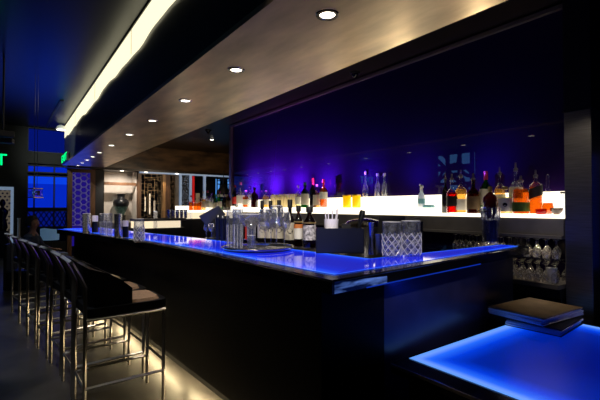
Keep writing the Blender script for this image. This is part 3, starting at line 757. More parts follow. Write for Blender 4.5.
p = shelfpos(563.5, 4.06); t = thing('glass_jar', 'clear glass jar half hidden behind the steel column', 'jar', p)
MB().lathe([(.03,0),(.032,.15),(.022,.17),(.022,.19)], 18).build('jar_body', 'thick', t, smooth=True); MB().lathe([(.025,.19),(.025,.205)], 18).build('lid', 'smoke', t)

# mid shelf
bt(298, 22, 6, 'pale bottle with a tall clear neck, behind the green capped bottle on the far shelf', lab='labelwhite', liq='pale', cap='white')
bt(305, 25, 8, 'green shouldered bottle with a cream label on the far half of the shelf', glass='greenglass', lab='label', labz=(.1,.55), cap='greencap', liq='green')
bt(313, 29, 7, 'dark bottle with a red cap on the far half of the shelf', x=4.08, glass='darkglass', lab=None, cap='redcap', caplen=.22)
bt(317, 23, 8, 'bottle with a pale yellow label between the red capped and amber ones', x=3.96, lab='label', liq='gold', labz=(.1,.55), cap='smoke')
bt(323.5, 28, 8, 'amber bottle with a square white label on the far half of the shelf', liq='orange', fill=.9, lab='labelwhite', labz=(.3,.55), cap='redcap')
# row of upturned glasses
GL = None
for i, (u, x_) in enumerate([(273,4.0),(277.5,4.08),(281.5,4.0),(285.5,4.08),(289.5,4.0),(294,4.0)]):
    p = shelfpos(u, x_)
    labs = ['first cream lit tumbler from the left, in the row on the far shelf','second cream lit tumbler in the row, set back','third cream lit tumbler in the row','fourth cream lit tumbler in the row, set back','fifth cream lit tumbler in the row','last cream lit tumbler in the row, beside the liquor bottles']
    if GL is None:
        GL = thing('tall_tumbler', labs[0], 'glass', p, 0, 'row of lit tumblers on the far shelf')
        MB().lathe([(.045,0),(.05,.2),(.045,.24),(.04,.24),(.042,.01)], 16, capt=False).build('glass_body', liquid('frosted', (.9,.85,.7), .5), GL, smooth=True)
        MB().lathe([(.052,.19),(.05,.215)], 16, capb=False, capt=False).build('rim_band', 'thick', GL)
    else: dup(GL, p, 0, labs[i])
# yellow candle glasses
for i, u in enumerate((347, 356.5)):
    p = shelfpos(u, 3.95)
    t = thing('candle_glass', ['left of the two yellow candle glasses on the glowing shelf','right of the two yellow candle glasses, next to the clear decanter'][i], 'candle', p, 0, 'yellow candle glasses')
    rr_ = .062
    MB().lathe([(rr_*.9,0),(rr_,.01),(rr_,.17),(rr_*.9,.18)], 20).build('glass_body', 'yellow', t, smooth=True)
    MB().lathe([(rr_*1.02,.175),(rr_*1.05,.182),(rr_*1.02,.19)], 20, capb=False, capt=False).build('rim', 'goldfoil', t)
# clear decanter + two slim bottles
p = atX(365.5, 200, 4.155); t = thing('decanter', 'clear pear shaped decanter with stopper against the violet wall', 'decanter', (p[0], p[1], 1.586))
MB().lathe([(.03,0),(.042,.02),(.044,.08),(.036,.15),(.018,.21),(.011,.26),(.011,.32),(.018,.325)], 22).build('glass_body', 'thick', t, smooth=True)
MB().lathe([(.008,.32),(.018,.335),(.016,.36),(.006,.375)], 16).build('stopper', 'white', t, smooth=True)
def slim(u, lab, _):
    p = atX(u, 199, 4.155); d = (p-EYE).dot(fwd); p = (p.x, p.y, 1.586)
    bottle(p, 23*d/400, 5.6*d/800, lab, liq='clear', lab=None, glass='thick', cap='white', shoulder=.5, neck=.4, name='slim_bottle', group='two slim clear bottles')
for i, u in enumerate((377.5, 384.5)):
    slim(u, ['left of two slim clear bottles with white caps beside the decanter','right of two slim clear bottles with white caps beside the decanter'][i], 0)
# spray bottle
p = shelfpos(421.5, 3.98); t = thing('spray_bottle', 'white trigger spray bottle with pale blue label on the shelf', 'spray bottle', p, R(54))
MB().lathe([(.035,0),(.042,.01),(.042,.13),(.03,.17),(.016,.19),(.016,.21)], 20).build('bottle_body', 'spraywhite', t, smooth=True)
MB().lathe([(.043,.05),(.043,.11)], 20, capb=False, capt=False).build('sticker', 'aqua', t)
MB().add([(-.055,-.012,.235),(.05,-.016,.27),(.05,.016,.27),(-.055,.012,.235),(-.055,-.01,.265),(.045,-.014,.292),(.045,.014,.292),(-.055,.01,.265),],[(0,1,2,3),(4,5,6,7),(0,1,5,4),(1,2,6,5),(2,3,7,6),(3,0,4,7)]).box(-.014,.014,-.014,.014,.205,.26).build('spray_head', 'white', t, bevel=.002)
MB().tube([(-.03,0,.24),(-.045,0,.21),(-.05,0,.19)], .005, 6).build('trigger', 'white', t)
p = shelfpos(429, 3.93); t = tag(MB().box(-.04,.04,-.06,.06,0,.02).box(-.035,.038,-.05,.055,.02,.036).build('folded_cloth', 'aqua', bevel=.006), 'small folded aqua cloth lying right of the spray bottle', 'cloth'); t.location = p

# far cluster on the return shelf
FC = [ # u, height px, width px, liquid, glass, label, cap, y
 (191, 15, 4.6, 'orange', 'glass', None, 'redcap', 7.32, 'first bottle on the far left of the end shelf, orange with a red cap'),
 (195.5, 12, 4.6, 'amber', 'glass', None, 'smoke', 7.38, 'short amber bottle, second from the left on the end shelf'),
 (199.5, 13, 4.6, 'orange', 'glass', None, 'goldfoil', 7.32, 'orange bottle with gold cap on the end shelf'),
 (203.5, 19, 4.6, 'gold', 'glass', 'label', 'white', 7.36, 'taller pale gold bottle with white cap on the end shelf'),
 (207.5, 20, 4.6, 'clear', 'glass', 'labelwhite', 'redcap', 7.32, 'clear bottle with white label and red cap on the end shelf'),
 (211.5, 17, 4.6, 'clear', 'glass', 'labelwhite', 'chrome', 7.38, 'clear bottle with silver cap on the end shelf'),
 (215.5, 16, 4.6, 'green', 'greenglass', 'label', 'greencap', 7.32, 'green bottle with green cap on the end shelf'),
 (219.5, 19, 4.6, 'pale', 'greenglass', 'label', 'redcap', 7.38, 'pale green bottle with red cap on the end shelf'),
 (224.0, 17, 4.6, 'brown', 'darkglass', None, 'matte', 7.38, 'nearly black bottle on the end shelf, left of the brown one'),
 (228.5, 20, 4.6, 'brown', 'amberglass', 'brownlabel', 'matte', 7.32, 'dark brown bottle on the end shelf beside the glass wall'),
]
for u, hp, wp, lq, gl, lb, cp, y_, lab in FC:
    p = atY(u, 210, y_); d = (Vector((p.x, p.y, 1.38))-EYE).dot(fwd)
    bottle((p.x, p.y, ZSH), hp*d/400, wp*d/800, lab, liq=lq if gl != 'darkglass' else None, glass=gl, lab=lb, cap=cp, fill=.6)
FC2 = [(235, 22, 6, 'brown', 'amberglass', 'redlabel', 'redcap', 'brown bottle with red label and cap, first at the far end of the long shelf'),
 (240.5, 25, 8, 'clear', 'glass', 'labelwhite', 'goldfoil', 'tall clear bottle with a gold pourer cap at the far end of the long shelf'),
 (246, 17, 7, 'amber', 'glass', 'label', 'smoke', 'short amber bottle right of the tall clear one'),
 (250, 21, 5, 'clear', 'glass', None, 'chrome', 'slim clear bottle left of the brown squared bottle'),
 (254.5, 20, 7, 'brown', 'amberglass', None, 'matte', 'plain brown bottle without label behind the tray glasses'),
 (266, 17, 7, 'gold', 'glass', 'label', 'smoke', 'pale gold bottle just visible between the two left wine bottles')]
for u, hp, wp, lq, gl, lb, cp, lab in FC2:
    bt(u, hp, wp, lab, liq=lq, glass=gl, lab=lb, cap=cp, x=4.02)

M['sparkle'] = pbr('painted_glints', (.95,.93,.95), .12, .2)  # near-white stands in for glints on rims and cuts
M['bright'] = pbr('bright_steel', (.9,.92,.95), .22, .85, noise=.5, nscale=14, stretch=(3,3,.3))
# silver cups on the low counter
cup0 = None
for i, u in enumerate((169, 173.2, 177.4, 181.6, 185.6)):
    p = atY(u, 215, 7.05+.04*(i%2)); p = (p.x, p.y, 1.24)
    lab = ['leftmost of the five silver cups on the low back counter','second silver cup from the left on the low back counter','middle silver cup on the low back counter','second silver cup from the right on the low back counter','rightmost of the five silver cups on the low back counter'][i]
    if not cup0:
        cup0 = thing('silver_cup', lab, 'cup', p, 0, 'silver cups on the low back counter')
        MB().lathe([(.026,0),(.034,.15),(.03,.15),(.023,.008)], 16, capt=False).build('cup_body', 'bright', cup0, smooth=True)
        MB().tube([(.035*math.cos(a), .035*math.sin(a), .15) for a in [k*math.pi/8 for k in range(17)]], .003, 5).build('rim', 'chrome', cup0)
    else: dup(cup0, p, 0, lab)

# ------------------------------------------------------------------ things on the bar top
def on(u, v): 
    p = atZ(u, v, ZB); return (p.x, p.y, ZB+.0005), (p-EYE).dot(fwd)
# tray
(tx, ty, tz), td = on(258, 249.5)
tr = thing('serving_tray', 'round mirrored serving tray holding the stemware on the bar', 'tray', (tx, ty, tz))
MB().lathe([(.27,0),(.28,.012),(.275,.012),(.262,.006)], 48, capt=True).build('tray_base', 'darksteel', tr, smooth=True)
MB().tube([(.285*math.cos(k*math.pi/24), .285*math.sin(k*math.pi/24), .022) for k in range(49)], .008, 6).build('rim', 'chrome', tr)
pm = MB()
for k in range(90):
    a = random.uniform(0, 6.28); q_ = .25*math.sqrt(random.random()); pm.cbox((q_*math.cos(a), q_*math.sin(a), .0085), (.02,.014,.005), random.uniform(0,3))
pm.build('pebble_texture', 'chrome', tr)['kind'] = 'stuff'
zt_ = ZB+.0135
def ontray(dx, dy): return (tx+dx, ty+dy, zt_)
M['sparkle'] = pbr('painted_glints', (.95,.93,.95), .12, .2)
M['stem'] = clear('stemware', (.97,.98,1), .75, (.95,.95,1), .10, .05, glint=.09)
def wineglass(pos, lab, s=1.0, coupe=False, grp=None):
    t = thing('wine_glass' if not coupe else 'coupe_glass', lab, 'glass', pos, 0, grp)
    MB().lathe([(.038*s,0),(.036*s,.004),(.006,.008),(.0045,.02),(.0045,.11*s),(.008,.12*s)], 20).build('stem', 'stem', t, smooth=True)
    if coupe: pr = [(.008,.12*s),(.04*s,.14*s),(.085*s,.20*s),(.09*s,.215*s),(.087*s,.215*s),(.04*s,.146*s),(.004,.13*s)]
    else: pr = [(.008,.12*s),(.036*s,.135*s),(.047*s,.17*s),(.046*s,.21*s),(.036*s,.26*s),(.034*s,.26*s),(.044*s,.21*s),(.044*s,.17*s),(.004,.13*s)]
    MB().lathe(pr, 22, capb=False, capt=False).build('bowl', 'stem', t, smooth=True)
    zr_, rr_ = (.215*s, .088*s) if coupe else (.26*s, .035*s)
    MB().tube([(rr_*math.cos(k*math.pi/12), rr_*math.sin(k*math.pi/12), zr_) for k in range(25)], .0028, 5).build('rim', 'sparkle', t, smooth=True); return t
def highball(pos, lab, h, r, mat='stem', name='highball_glass', grp=None, cut=0, water=None):
    t = thing(name, lab, 'glass', pos, 0, grp)
    MB().lathe([(r*.86,0),(r*.9,.004),(r,h),(r*.93,h),(r*.84,.015)], 20 if not cut else 24, capt=True, capb=True, flute=cut).add([], []).build('glass_body', mat, t, smooth=not cut) if False else \
    MB().lathe([(r*.86,0),(r*.9,.004),(r*.95,h*.5),(r,h),(r*.93,h),(r*.88,h*.5),(r*.84,.015),(.002,.014)], 24, capt=False, flute=cut).build('glass_body', mat, t, smooth=not cut)
    MB().tube([(r*.965*math.cos(k*math.pi/12), r*.965*math.sin(k*math.pi/12), h) for k in range(25)], r*.045, 5).build('rim', 'sparkle', t, smooth=True)
    if mat != 'bright' and h > .15:
        fl = MB()  # white tubes draw glints up the glass
        for k in range(9):
            a = 2*math.pi*k/9; fl.tube([(r*.9*math.cos(a), r*.9*math.sin(a), .006), (r*.97*math.cos(a), r*.97*math.sin(a), h*.62)], r*.05, 4)
        fl.build('glint_flutes', 'sparkle', t, smooth=True)
    return t
RT = Vector((rgt.x, rgt.y, 0)); FW = Vector((fwd.x, fwd.y, 0)).normalized()
def trp(a, b): 
    v = RT*a + FW*b; return ontray(v.x, v.y)
highball(trp(-.21,-.02), 'tall cut highball at the left edge of the round tray', .30, .038, 'thick', cut=.04)
highball(trp(-.145,-.10), 'tall cut highball in front, second from left on the tray', .31, .040, 'thick', cut=.04)
highball(trp(-.185,.10), 'tall highball at the back left of the tray', .30, .036, 'thick')
highball(trp(-.07,.14), 'tall highball at the back of the tray, behind the coupe', .28, .036, 'thick')
highball(trp(-.035,-.15), 'short clear shot glass at the front of the tray', .11, .034, 'thick', 'shot_glass')
wineglass(trp(-.055,-.03), 'wide coupe glass in the middle of the tray', 1.25, True)
wineglass(trp(.065,-.09), 'wine glass right of the coupe on the tray', 1.18)
wineglass(trp(.10,.06), 'wine glass at the back right of the tray', 1.18)
wineglass(trp(.15,-.03), 'tallest wine glass, near the right rim of the tray', 1.3)
wineglass(trp(.21,.03), 'wine glass at the far right rim of the tray', 1.1)
t = thing('red_napkin_holder', 'small red and navy packet standing behind the tray', 'packet', on(248, 240)[0], T)
MB().box(-.05,.0,-.01,.01,0,.17).build('red_card', 'redlabel', t); MB().box(.0,.05,-.01,.01,0,.17).build('navy_card', 'navy', t)
MB().box(-.055,.055,-.03,.03,0,.01).build('base', 'chrome', t)

M['figured'] = pbr('figured_label', (.4,.38,.4), .6, noise=.95, nscale=40)
# wine bottles & whiskeys
for i, (u, v, hp, wp) in enumerate(((262,242.8,42,9),(270.5,243,42,9),(279,243.5,43,9.5),(290,245,45,11.5))):
    q_, d = on(u, v)
    bottle(q_, hp*d/400, wp*d/800, ['leftmost black wine bottle with a cream label, behind the tray','second black wine bottle from the left behind the tray','third black wine bottle, behind the wine glasses','largest black wine bottle with a cream label, next to the whiskey bottles'][i],
           glass='darkglass', lab='label', labz=(.12,.5), emblem=True, cap='matte', caplen=.17, shoulder=.55, neck=.33, name='wine_bottle', group='black wine bottles on the bar')
for i, (u, v, hp, wp) in enumerate(((298.5,247,41,9),(309.5,248,41,13))):
    q_, d = on(u, v)
    t = bottle(q_, hp*d/400, wp*d/800, ['slimmer whiskey bottle with an orange and white label, left of the stout one','stout whiskey bottle with a grey figured label, right beside the black caddy'][i],
           liq='brown', glass='glass', fill=.9, lab=['labelwhite','figured'][i], labz=(.2,.56), cap=None, shoulder=.66, neck=.36, name='whiskey_bottle')
    h_, r_ = hp*d/400, wp*d/800
    MB().lathe([(r_*.5,h_*.86),(r_*.56,h_*.9),(r_*.56,h_*1.0),(r_*.5,h_*1.01)], 18).build('stopper', 'matte', t, smooth=True)
    MB().lathe([(r_*1.01,h_*.60),(r_*1.01,h_*.63)], 20, capb=False, capt=False).build('gold_band', 'goldfoil', t, smooth=True)
    if i == 0: MB().lathe([(r_*1.035,h_*.46),(r_*1.035,h_*.56)], 20, capb=False, capt=False).build('label_band', 'orangelabel', t, smooth=True)

# black caddy with straws
q_, d = on(340, 253.5)
w2 = 48*d/400
t = thing('bar_caddy', 'square black bar caddy beside the whiskey bottles', 'caddy', (q_[0], q_[1], q_[2]), -T+R(-2))
kw, kh, kd = w2, 25*d/400, .16
cd = MB().box(-kw/2, kw/2, 0, .006, 0, kh).box(-kw/2, kw/2, kd-.006, kd, 0, kh).box(-kw/2, -kw/2+.006, 0, kd, 0, kh).box(kw/2-.006, kw/2, 0, kd, 0, kh).box(-kw/2, kw/2, 0, kd, 0, .008)
cd.build('box', 'navy', t)
MB().box(-.004,.004,.006,kd-.006,.008,kh*.95).build('divider', 'matte', t)
MB().box(.02, .08, .02, kd-.02, .01, kh+.03).build('napkins', 'matte', t)
base = Vector(q_); cR = Vector((math.cos(t.rotation_euler.z), math.sin(t.rotation_euler.z), 0)); cF = Vector((-cR.y, cR.x, 0))
p = base + cR*(-.06) + cF*.08
t = thing('straw_cup', 'white cup of clear straws standing in the black caddy', 'cup', (p.x, p.y, ZB+.011))
MB().lathe([(.042,0),(.055,kh+.055),(.05,kh+.055),(.038,.01)], 20, capt=False).build('cup', 'straw', t, smooth=True)
for k in range(9):
    a = k*.7; MB().tube([(.02*math.cos(a),.02*math.sin(a),.02),(.05*math.cos(a),.05*math.sin(a),kh+.06+.055+.012*(k%3))], .004, 6).build('straw', 'straw', t)
p = base + cR*(.105) + cF*.08
t = thing('muddler', 'black muddler leaning out of the caddy', 'muddler', (p.x, p.y, ZB+.012))
v_ = cR*.05
MB().tube([(0,0,0),(v_.x*.6,v_.y*.6,kh*.7),(v_.x,v_.y,kh+.03),(v_.x*1.35,v_.y*1.35,kh+.1),(v_.x*1.45,v_.y*1.45,kh+.12)], .02, 12, rs=[.016,.013,.015,.024,.018]).build('handle', 'leather', t, smooth=True)

# steel dish with lid behind the caddy
p = atZ(366, 222, 1.30); p = on(352, 243)[0]
q0 = atX(364, 221, 2.85)
t = thing('ice_bucket', 'low steel ice bin with a curved lid behind the caddy', 'ice bin', (q0.x, q0.y, 0.92))
q0.z -= .92
MB().lathe([(.16,.0),(.2,.15),(.205,q0.z-.06),(.21,q0.z-.05)], 28).build('bin', 'steel', t, smooth=True)
MB().lathe([(.21,q0.z-.05),(.16,q0.z+.0),(.08,q0.z+.02),(.01,q0.z+.028)], 28).build('lid', 'chrome', t, smooth=True)

# jiggers
q_, d = on(371, 254.5)
t = thing('bar_jigger', 'tall slim steel jigger left of the crystal mixing glasses', 'jigger', q_)
k_ = d/400
MB().lathe([(3*k_,0),(2.9*k_,.01),(1.9*k_,15*k_),(1.9*k_,17*k_),(2.6*k_,30*k_),(3.4*k_,32*k_),(3.2*k_,32*k_),(1.4*k_,20*k_)], 18, capt=False).build('cup_body', 'chrome', t, smooth=True)
MB().lathe([(2.2*k_,15.5*k_),(2.2*k_,16.5*k_)], 18).build('waist_ring', 'chrome', t, smooth=True)
q_, d = on(379, 254.5)
t = thing('mixing_tin', 'short steel mixing tin touching the left crystal glass', 'tin', q_); k_ = d/400
MB().lathe([(3.3*k_,0),(4.5*k_,20*k_),(4.7*k_,20.4*k_),(4.3*k_,20*k_),(3.1*k_,.6*k_)], 22, capt=False).build('tin_body', 'steel', t, smooth=True)
MB().tube([(4.6*k_*math.cos(a),4.6*k_*math.sin(a),20.3*k_) for a in [k*math.pi/10 for k in range(21)]], .002, 5).build('rim', 'chrome', t)

# crystal mixing glasses with diamond cuts
def crystal(u, v, hp, wp, lab, name='crystal_mixing_glass'):
    q_, d = on(u, v); k_ = d/400; r = wp/2*k_; h = hp*k_
    t = thing(name, lab, 'mixing glass', q_, 0, None)
    MB().lathe([(r*.9,0),(r*.94,.006),(r*.96,h*.5),(r*.98,h),(r*.90,h),(r*.87,h*.5),(r*.84,h*.14),(.004,h*.12)], 32, capt=False).build('glass_body', 'thick', t, smooth=True)
    n = 14; z0, z1 = h*.06, h*.66; rows = 5; dz = (z1-z0)/rows
    cutm = MB()
    for j in range(rows):
        for i in range(n):
            a = 2*math.pi*(i+(j%2)*.5)/n; zc = z0+dz*(j+.5); da = math.pi/n*.92; hz = dz*.95; R0 = r*.965; R1 = r*1.04
            P_ = [(R0*math.cos(a-da),R0*math.sin(a-da),zc),(R0*math.cos(a),R0*math.sin(a),zc-hz),(R0*math.cos(a+da),R0*math.sin(a+da),zc),(R0*math.cos(a),R0*math.sin(a),zc+hz),(R1*math.cos(a),R1*math.sin(a),zc)]
            cutm.add(P_, [(0,1,4),(1,2,4),(2,3,4),(3,0,4)])
    cutm.build('diamond_cuts', 'facet', t)
    ln = MB()  # white tubes draw the glints along the diamond cuts
    for sgn in (1, -1):
        for i in range(9):
            ln.tube([(r*1.045*math.cos(2*math.pi*i/9+sgn*q*.20), r*1.045*math.sin(2*math.pi*i/9+sgn*q*.20), z0+(z1-z0)*q/9) for q in range(10)], .011*r+.0012, 4)
    ln.build('glint_lines', 'sparkle', t, smooth=True)
    MB().tube([(r*.94*math.cos(k*math.pi/16), r*.94*math.sin(k*math.pi/16), h) for k in range(33)], r*.035, 6).build('rim', 'sparkle', t, smooth=True)
    return t
M['sparkle'] = pbr('painted_glints', (.95,.93,.95), .12, .2)
M['facet'] = clear('cut_facets', (.8,.82,.9), .6, (1,.96,.9), .28, .12, glint=.3)
crystal(392, 257, 35, 19, 'left of the two large diamond-cut crystal mixing glasses near the corner')
crystal(411, 256, 35, 19.5, 'right of the two large diamond-cut crystal mixing glasses near the corner')

# mixing glass holding a bitters bottle at the end of the short arm
q_, d = on(490.5, 244); k_ = d/400
t = thing('crystal_mixing_glass', 'faceted tall glass at the end of the bar with a dark bottle in its mouth', 'mixing glass', q_)
MB().lathe([(7.6*k_,0),(7.8*k_,.01),(8*k_,24*k_),(8.8*k_,37*k_),(8.0*k_,37*k_),(7.2*k_,24*k_),(7*k_,3*k_)], 14, capt=False).build('glass_body', 'thick', t)
MB().lathe([(6.8*k_,3*k_),(6.9*k_,24*k_)], 14).build('blue_filling', pbr('dark_blue_jelly', (.01,.015,.08), .15, trans=.0), t)
fc = MB()
for i in range(10):
    a = 2*math.pi*i/10; fc.tube([(8.1*k_*math.cos(a),8.1*k_*math.sin(a),24*k_),(8.9*k_*math.cos(a),8.9*k_*math.sin(a),36*k_)], .9*k_, 5)
fc.build('flutes', 'facet', t)
t = thing('bitters_bottle', 'round dark red bitters bottle resting in the mouth of the end mixing glass', 'bottle', (q_[0], q_[1], ZB+28*k_))
MB().lathe([(3*k_,-2*k_),(5.5*k_,3*k_),(6.8*k_,8*k_),(7*k_,14*k_),(6*k_,19*k_),(3.5*k_,22*k_),(1.8*k_,23.5*k_),(1.7*k_,26*k_)], 22).build('bottle_body', pbr('dark_red_glass', (.09,.004,.006), .08, coat=.6), t, smooth=True)
MB().lathe([(1.9*k_,24*k_),(2.1*k_,29*k_),(1.6*k_,29.5*k_)], 16).build('cap', 'goldfoil', t, smooth=True)


# POS terminal behind the crystals (stands on the back side)
def terminal(u, v, x_, w_, h_, lab, rz, zb):
    p = atX(u, v, x_)
    t = thing('pos_terminal', lab, 'terminal', (p.x, p.y, zb), rz)
    zc = p.z - zb
    MB().box(-.1,.1,-.08,.08,0,.02).build('foot', 'screen', t, bevel=.005)
    MB().tube([(0,0,.02),(0,.02,zc)], .025, 8).build('neck', 'screen', t)
    MB().cbox((0,-.02,zc), (w_,.03,h_), 0, R(28)).build('screen_shell', 'screen', t, bevel=.012)
    MB().cbox((0,-.038,zc-.01), (w_*.5,.012,h_*.4), 0, R(28)).build('rear_hatch', 'matte', t, bevel=.004)
    return t
t = terminal(390, 227, 2.75, .24, .22, 'black till screen on its stand, behind the crystal mixing glasses', -T+R(5), .92)
t2 = thing('work_station', 'dark under-bar work station behind the crystal mixing glasses', 'counter', (2.85, 2.75, 0), 0)
MB().box(-.4,.55,-.6,.45,0,.88).build('cabinet', 'matte', t2); MB().box(-.42,.57,-.62,.47,.88,.92).build('worktop', 'darksteel', t2, bevel=.004)
q0 = atX(413, 226, 3.2)
t = thing('printer', 'dark boxy receipt printer right of the black till screen', 'printer', (q0.x, q0.y, .92), -T)
MB().box(-.07,.08,-.07,.07,0,q0.z-.92+.05).build('housing', 'screen', t, bevel=.012)
MB().box(-.05,.06,-.05,.03,q0.z-.87,q0.z-.86).build('paper_slot', 'matte', t)
t2.location.x = 2.95
# left terminal on the bar
q_, d = on(214, 239)
t = thing('pos_terminal', 'grey tilted till screen rising above the bar left of the navy shakers', 'terminal', (q_[0]+.02, q_[1]+.05, ZB), -T+R(-8))
MB().box(-.06,.06,-.06,.06,0,.012).build('foot', 'screen', t, bevel=.004); MB().tube([(0,0,.01),(0,.01,.22)], .016, 8).build('neck', 'screen', t)
t3 = MB(); m_ = Matrix.Translation((-.01,-.02,.25)) @ Matrix.Rotation(R(-28), 4, 'Y') @ Matrix.Rotation(R(35), 4, 'X')
vs = [m_ @ Vector(p_) for p_ in [(-.125,-.01,-.07),(.125,-.01,-.07),(.125,.01,-.07),(-.125,.01,-.07),(-.125,-.01,.07),(.125,-.01,.07),(.125,.01,.07),(-.125,.01,.07)]]
t3.add(vs, [(0,3,2,1),(4,5,6,7),(0,1,5,4),(1,2,6,5),(2,3,7,6),(3,0,4,7)]).build('screen_shell', pbr('grey_shell', (.10,.10,.09), .3), t, bevel=.01)
# navy shakers
for i, (u, v) in enumerate(((218,240.5),(222.5,241),(227,241.5))):
    q_, d = on(u, v); k_ = d/400
    t = thing('cocktail_shaker', ['left of the three tall navy shakers beside the tray','middle of the three tall navy shakers beside the tray','right of the three tall navy shakers, closest to the tray'][i], 'shaker', q_, 0, 'tall navy shakers')
    MB().lathe([(1.9*k_,0),(2.4*k_,22*k_),(2.5*k_,22.5*k_),(2.1*k_,22*k_)], 18, capt=False).build('body', 'navy', t, smooth=True)
    MB().lathe([(2.45*k_,22*k_),(2.3*k_,25*k_),(1.2*k_,26*k_)], 18).build('cap', 'darksteel', t, smooth=True)
# upturned wine glasses left of shakers
for i, (u, v) in enumerate(((206.5,238),(211.5,239))):
    q_, d = on(u, v); wineglass(q_, ['left small wine glass under the tilted till screen','right small wine glass under the tilted till screen'][i], .62)
# clear acrylic box
q_, d = on(172, 241)
t = thing('acrylic_box', 'nearly invisible clear acrylic box on the bar before the low counter', 'box', q_, R(4))
w_ = 36*d/400; h_ = 30*d/400
ab = MB().box(-w_/2,w_/2,0,.006,0,h_).box(-w_/2,-w_/2+.006,0,.2,0,h_).box(w_/2-.006,w_/2,0,.2,0,h_)
ab.build('panels', 'acrylic', t); MB().box(-w_/2,w_/2,0,.2,h_-.006,h_).build('top_panel', 'acrylic', t)
t.rotation_euler.z = -T+R(10)
q_, d = on(204, 240)
t = thing('wine_glass', 'x', 'glass', q_); bpy.data.objects.remove(t)
# left group of glasses
highball(on(86.5,233.5)[0], 'leftmost tall bright glass near the far end of the bar', 20*on(86.5,233.5)[1]/400, 4*on(86.5,233.5)[1]/400, 'bright', 'tall_tumbler')
highball(on(103,234.5)[0], 'cut crystal tumbler, second from the far end of the bar', 21*on(103,234.5)[1]/400, 3.2*on(103,234.5)[1]/400, 'thick', 'tall_tumbler', cut=.05)
highball(on(109,235.5)[0], 'cut crystal tumbler right beside another at the far end', 22*on(109,235.5)[1]/400, 3*on(109,235.5)[1]/400, 'thick', 'tall_tumbler', cut=.05)
highball(on(118,238)[0], 'tall bright steel tumbler right of the crystal pair', 24*on(118,238)[1]/400, 3.7*on(118,238)[1]/400, 'bright', 'tall_tumbler')
q_, d = on(139, 242)
crystal(139, 242, 23, 10, 'diamond-cut crystal tumbler between the white candle and the clear acrylic box', 'crystal_tumbler')
for i, (u, v) in enumerate(((95,232.5),(125.5,237.5))):
    q_, d = on(u, v); k_ = d/400
    t = thing('candle_holder', ['small white candle on a dark holder behind the leftmost tumbler','white candle on a dark holder left of the diamond-cut tumbler'][i], 'candle', q_)
    MB().lathe([(3*k_,0),(3*k_,11*k_)], 18).build('holder', 'navy', t, smooth=True); MB().lathe([(2.7*k_,11*k_),(2.8*k_,16.5*k_),(2.2*k_,17*k_)], 18).build('candle', pbr('candle_wax', (.7,.66,.75), .5, emit=(.6,.5,.7), es=.2), t, smooth=True)

# glasses stored on the lower back counter
gp = None; rows_ = []
gl_m = clear('stored_glass', (.9,.9,.9), .8, (1,.92,.8), .14, .08, glint=.2)
names = ['front','middle','back']
for j in range(3):
    for i in range(16):
        rows_.append((3.79+.11*j, 1.50+.072*i+.036*(j%2), .781, j, i))
for i in range(26): rows_.append((3.82+.13*(i%2), 1.50+.04*i, .99, 4, i))
tag(MB().box(3.76, 4.18, 1.46, 6.6, .98, .9895).build('glass_rack', gl_m if False else 'acrylic'), 'thin clear rack plate holding the upper row of stored glasses', 'rack')
for (x_, y_, z_, j, i) in rows_:
    lab = 'small stemmed glass stored upside down on the low counter below the shelf'
    if gp is None:
        gp = thing('stored_glass', lab, 'glass', (x_, y_, z_), 0, 'stored glasses below the shelf')
        MB().lathe([(.026,0),(.032,.035),(.029,.07),(.015,.095),(.004,.105)], 12, capb=False).build('bowl', gl_m, gp, smooth=True)
        MB().lathe([(.004,.105),(.004,.155),(.026,.162),(.027,.165)], 12).build('stem', gl_m, gp, smooth=True)
    else: dup(gp, (x_, y_, z_), random.uniform(0,3), lab)
p = atX(567.5, 272, 3.80)
t = thing('white_cup', 'white cup beside the steel column on the low counter', 'cup', (3.81, 1.53, .781))
MB().lathe([(.03,0),(.04,.13),(.036,.13),(.028,.01)], 18, capt=False).build('cup_body', 'white', t, smooth=True)
MB().tube([(.04*math.cos(k*math.pi/8),.04*math.sin(k*math.pi/8),.13) for k in range(17)], .003, 5).build('rim', 'white', t)

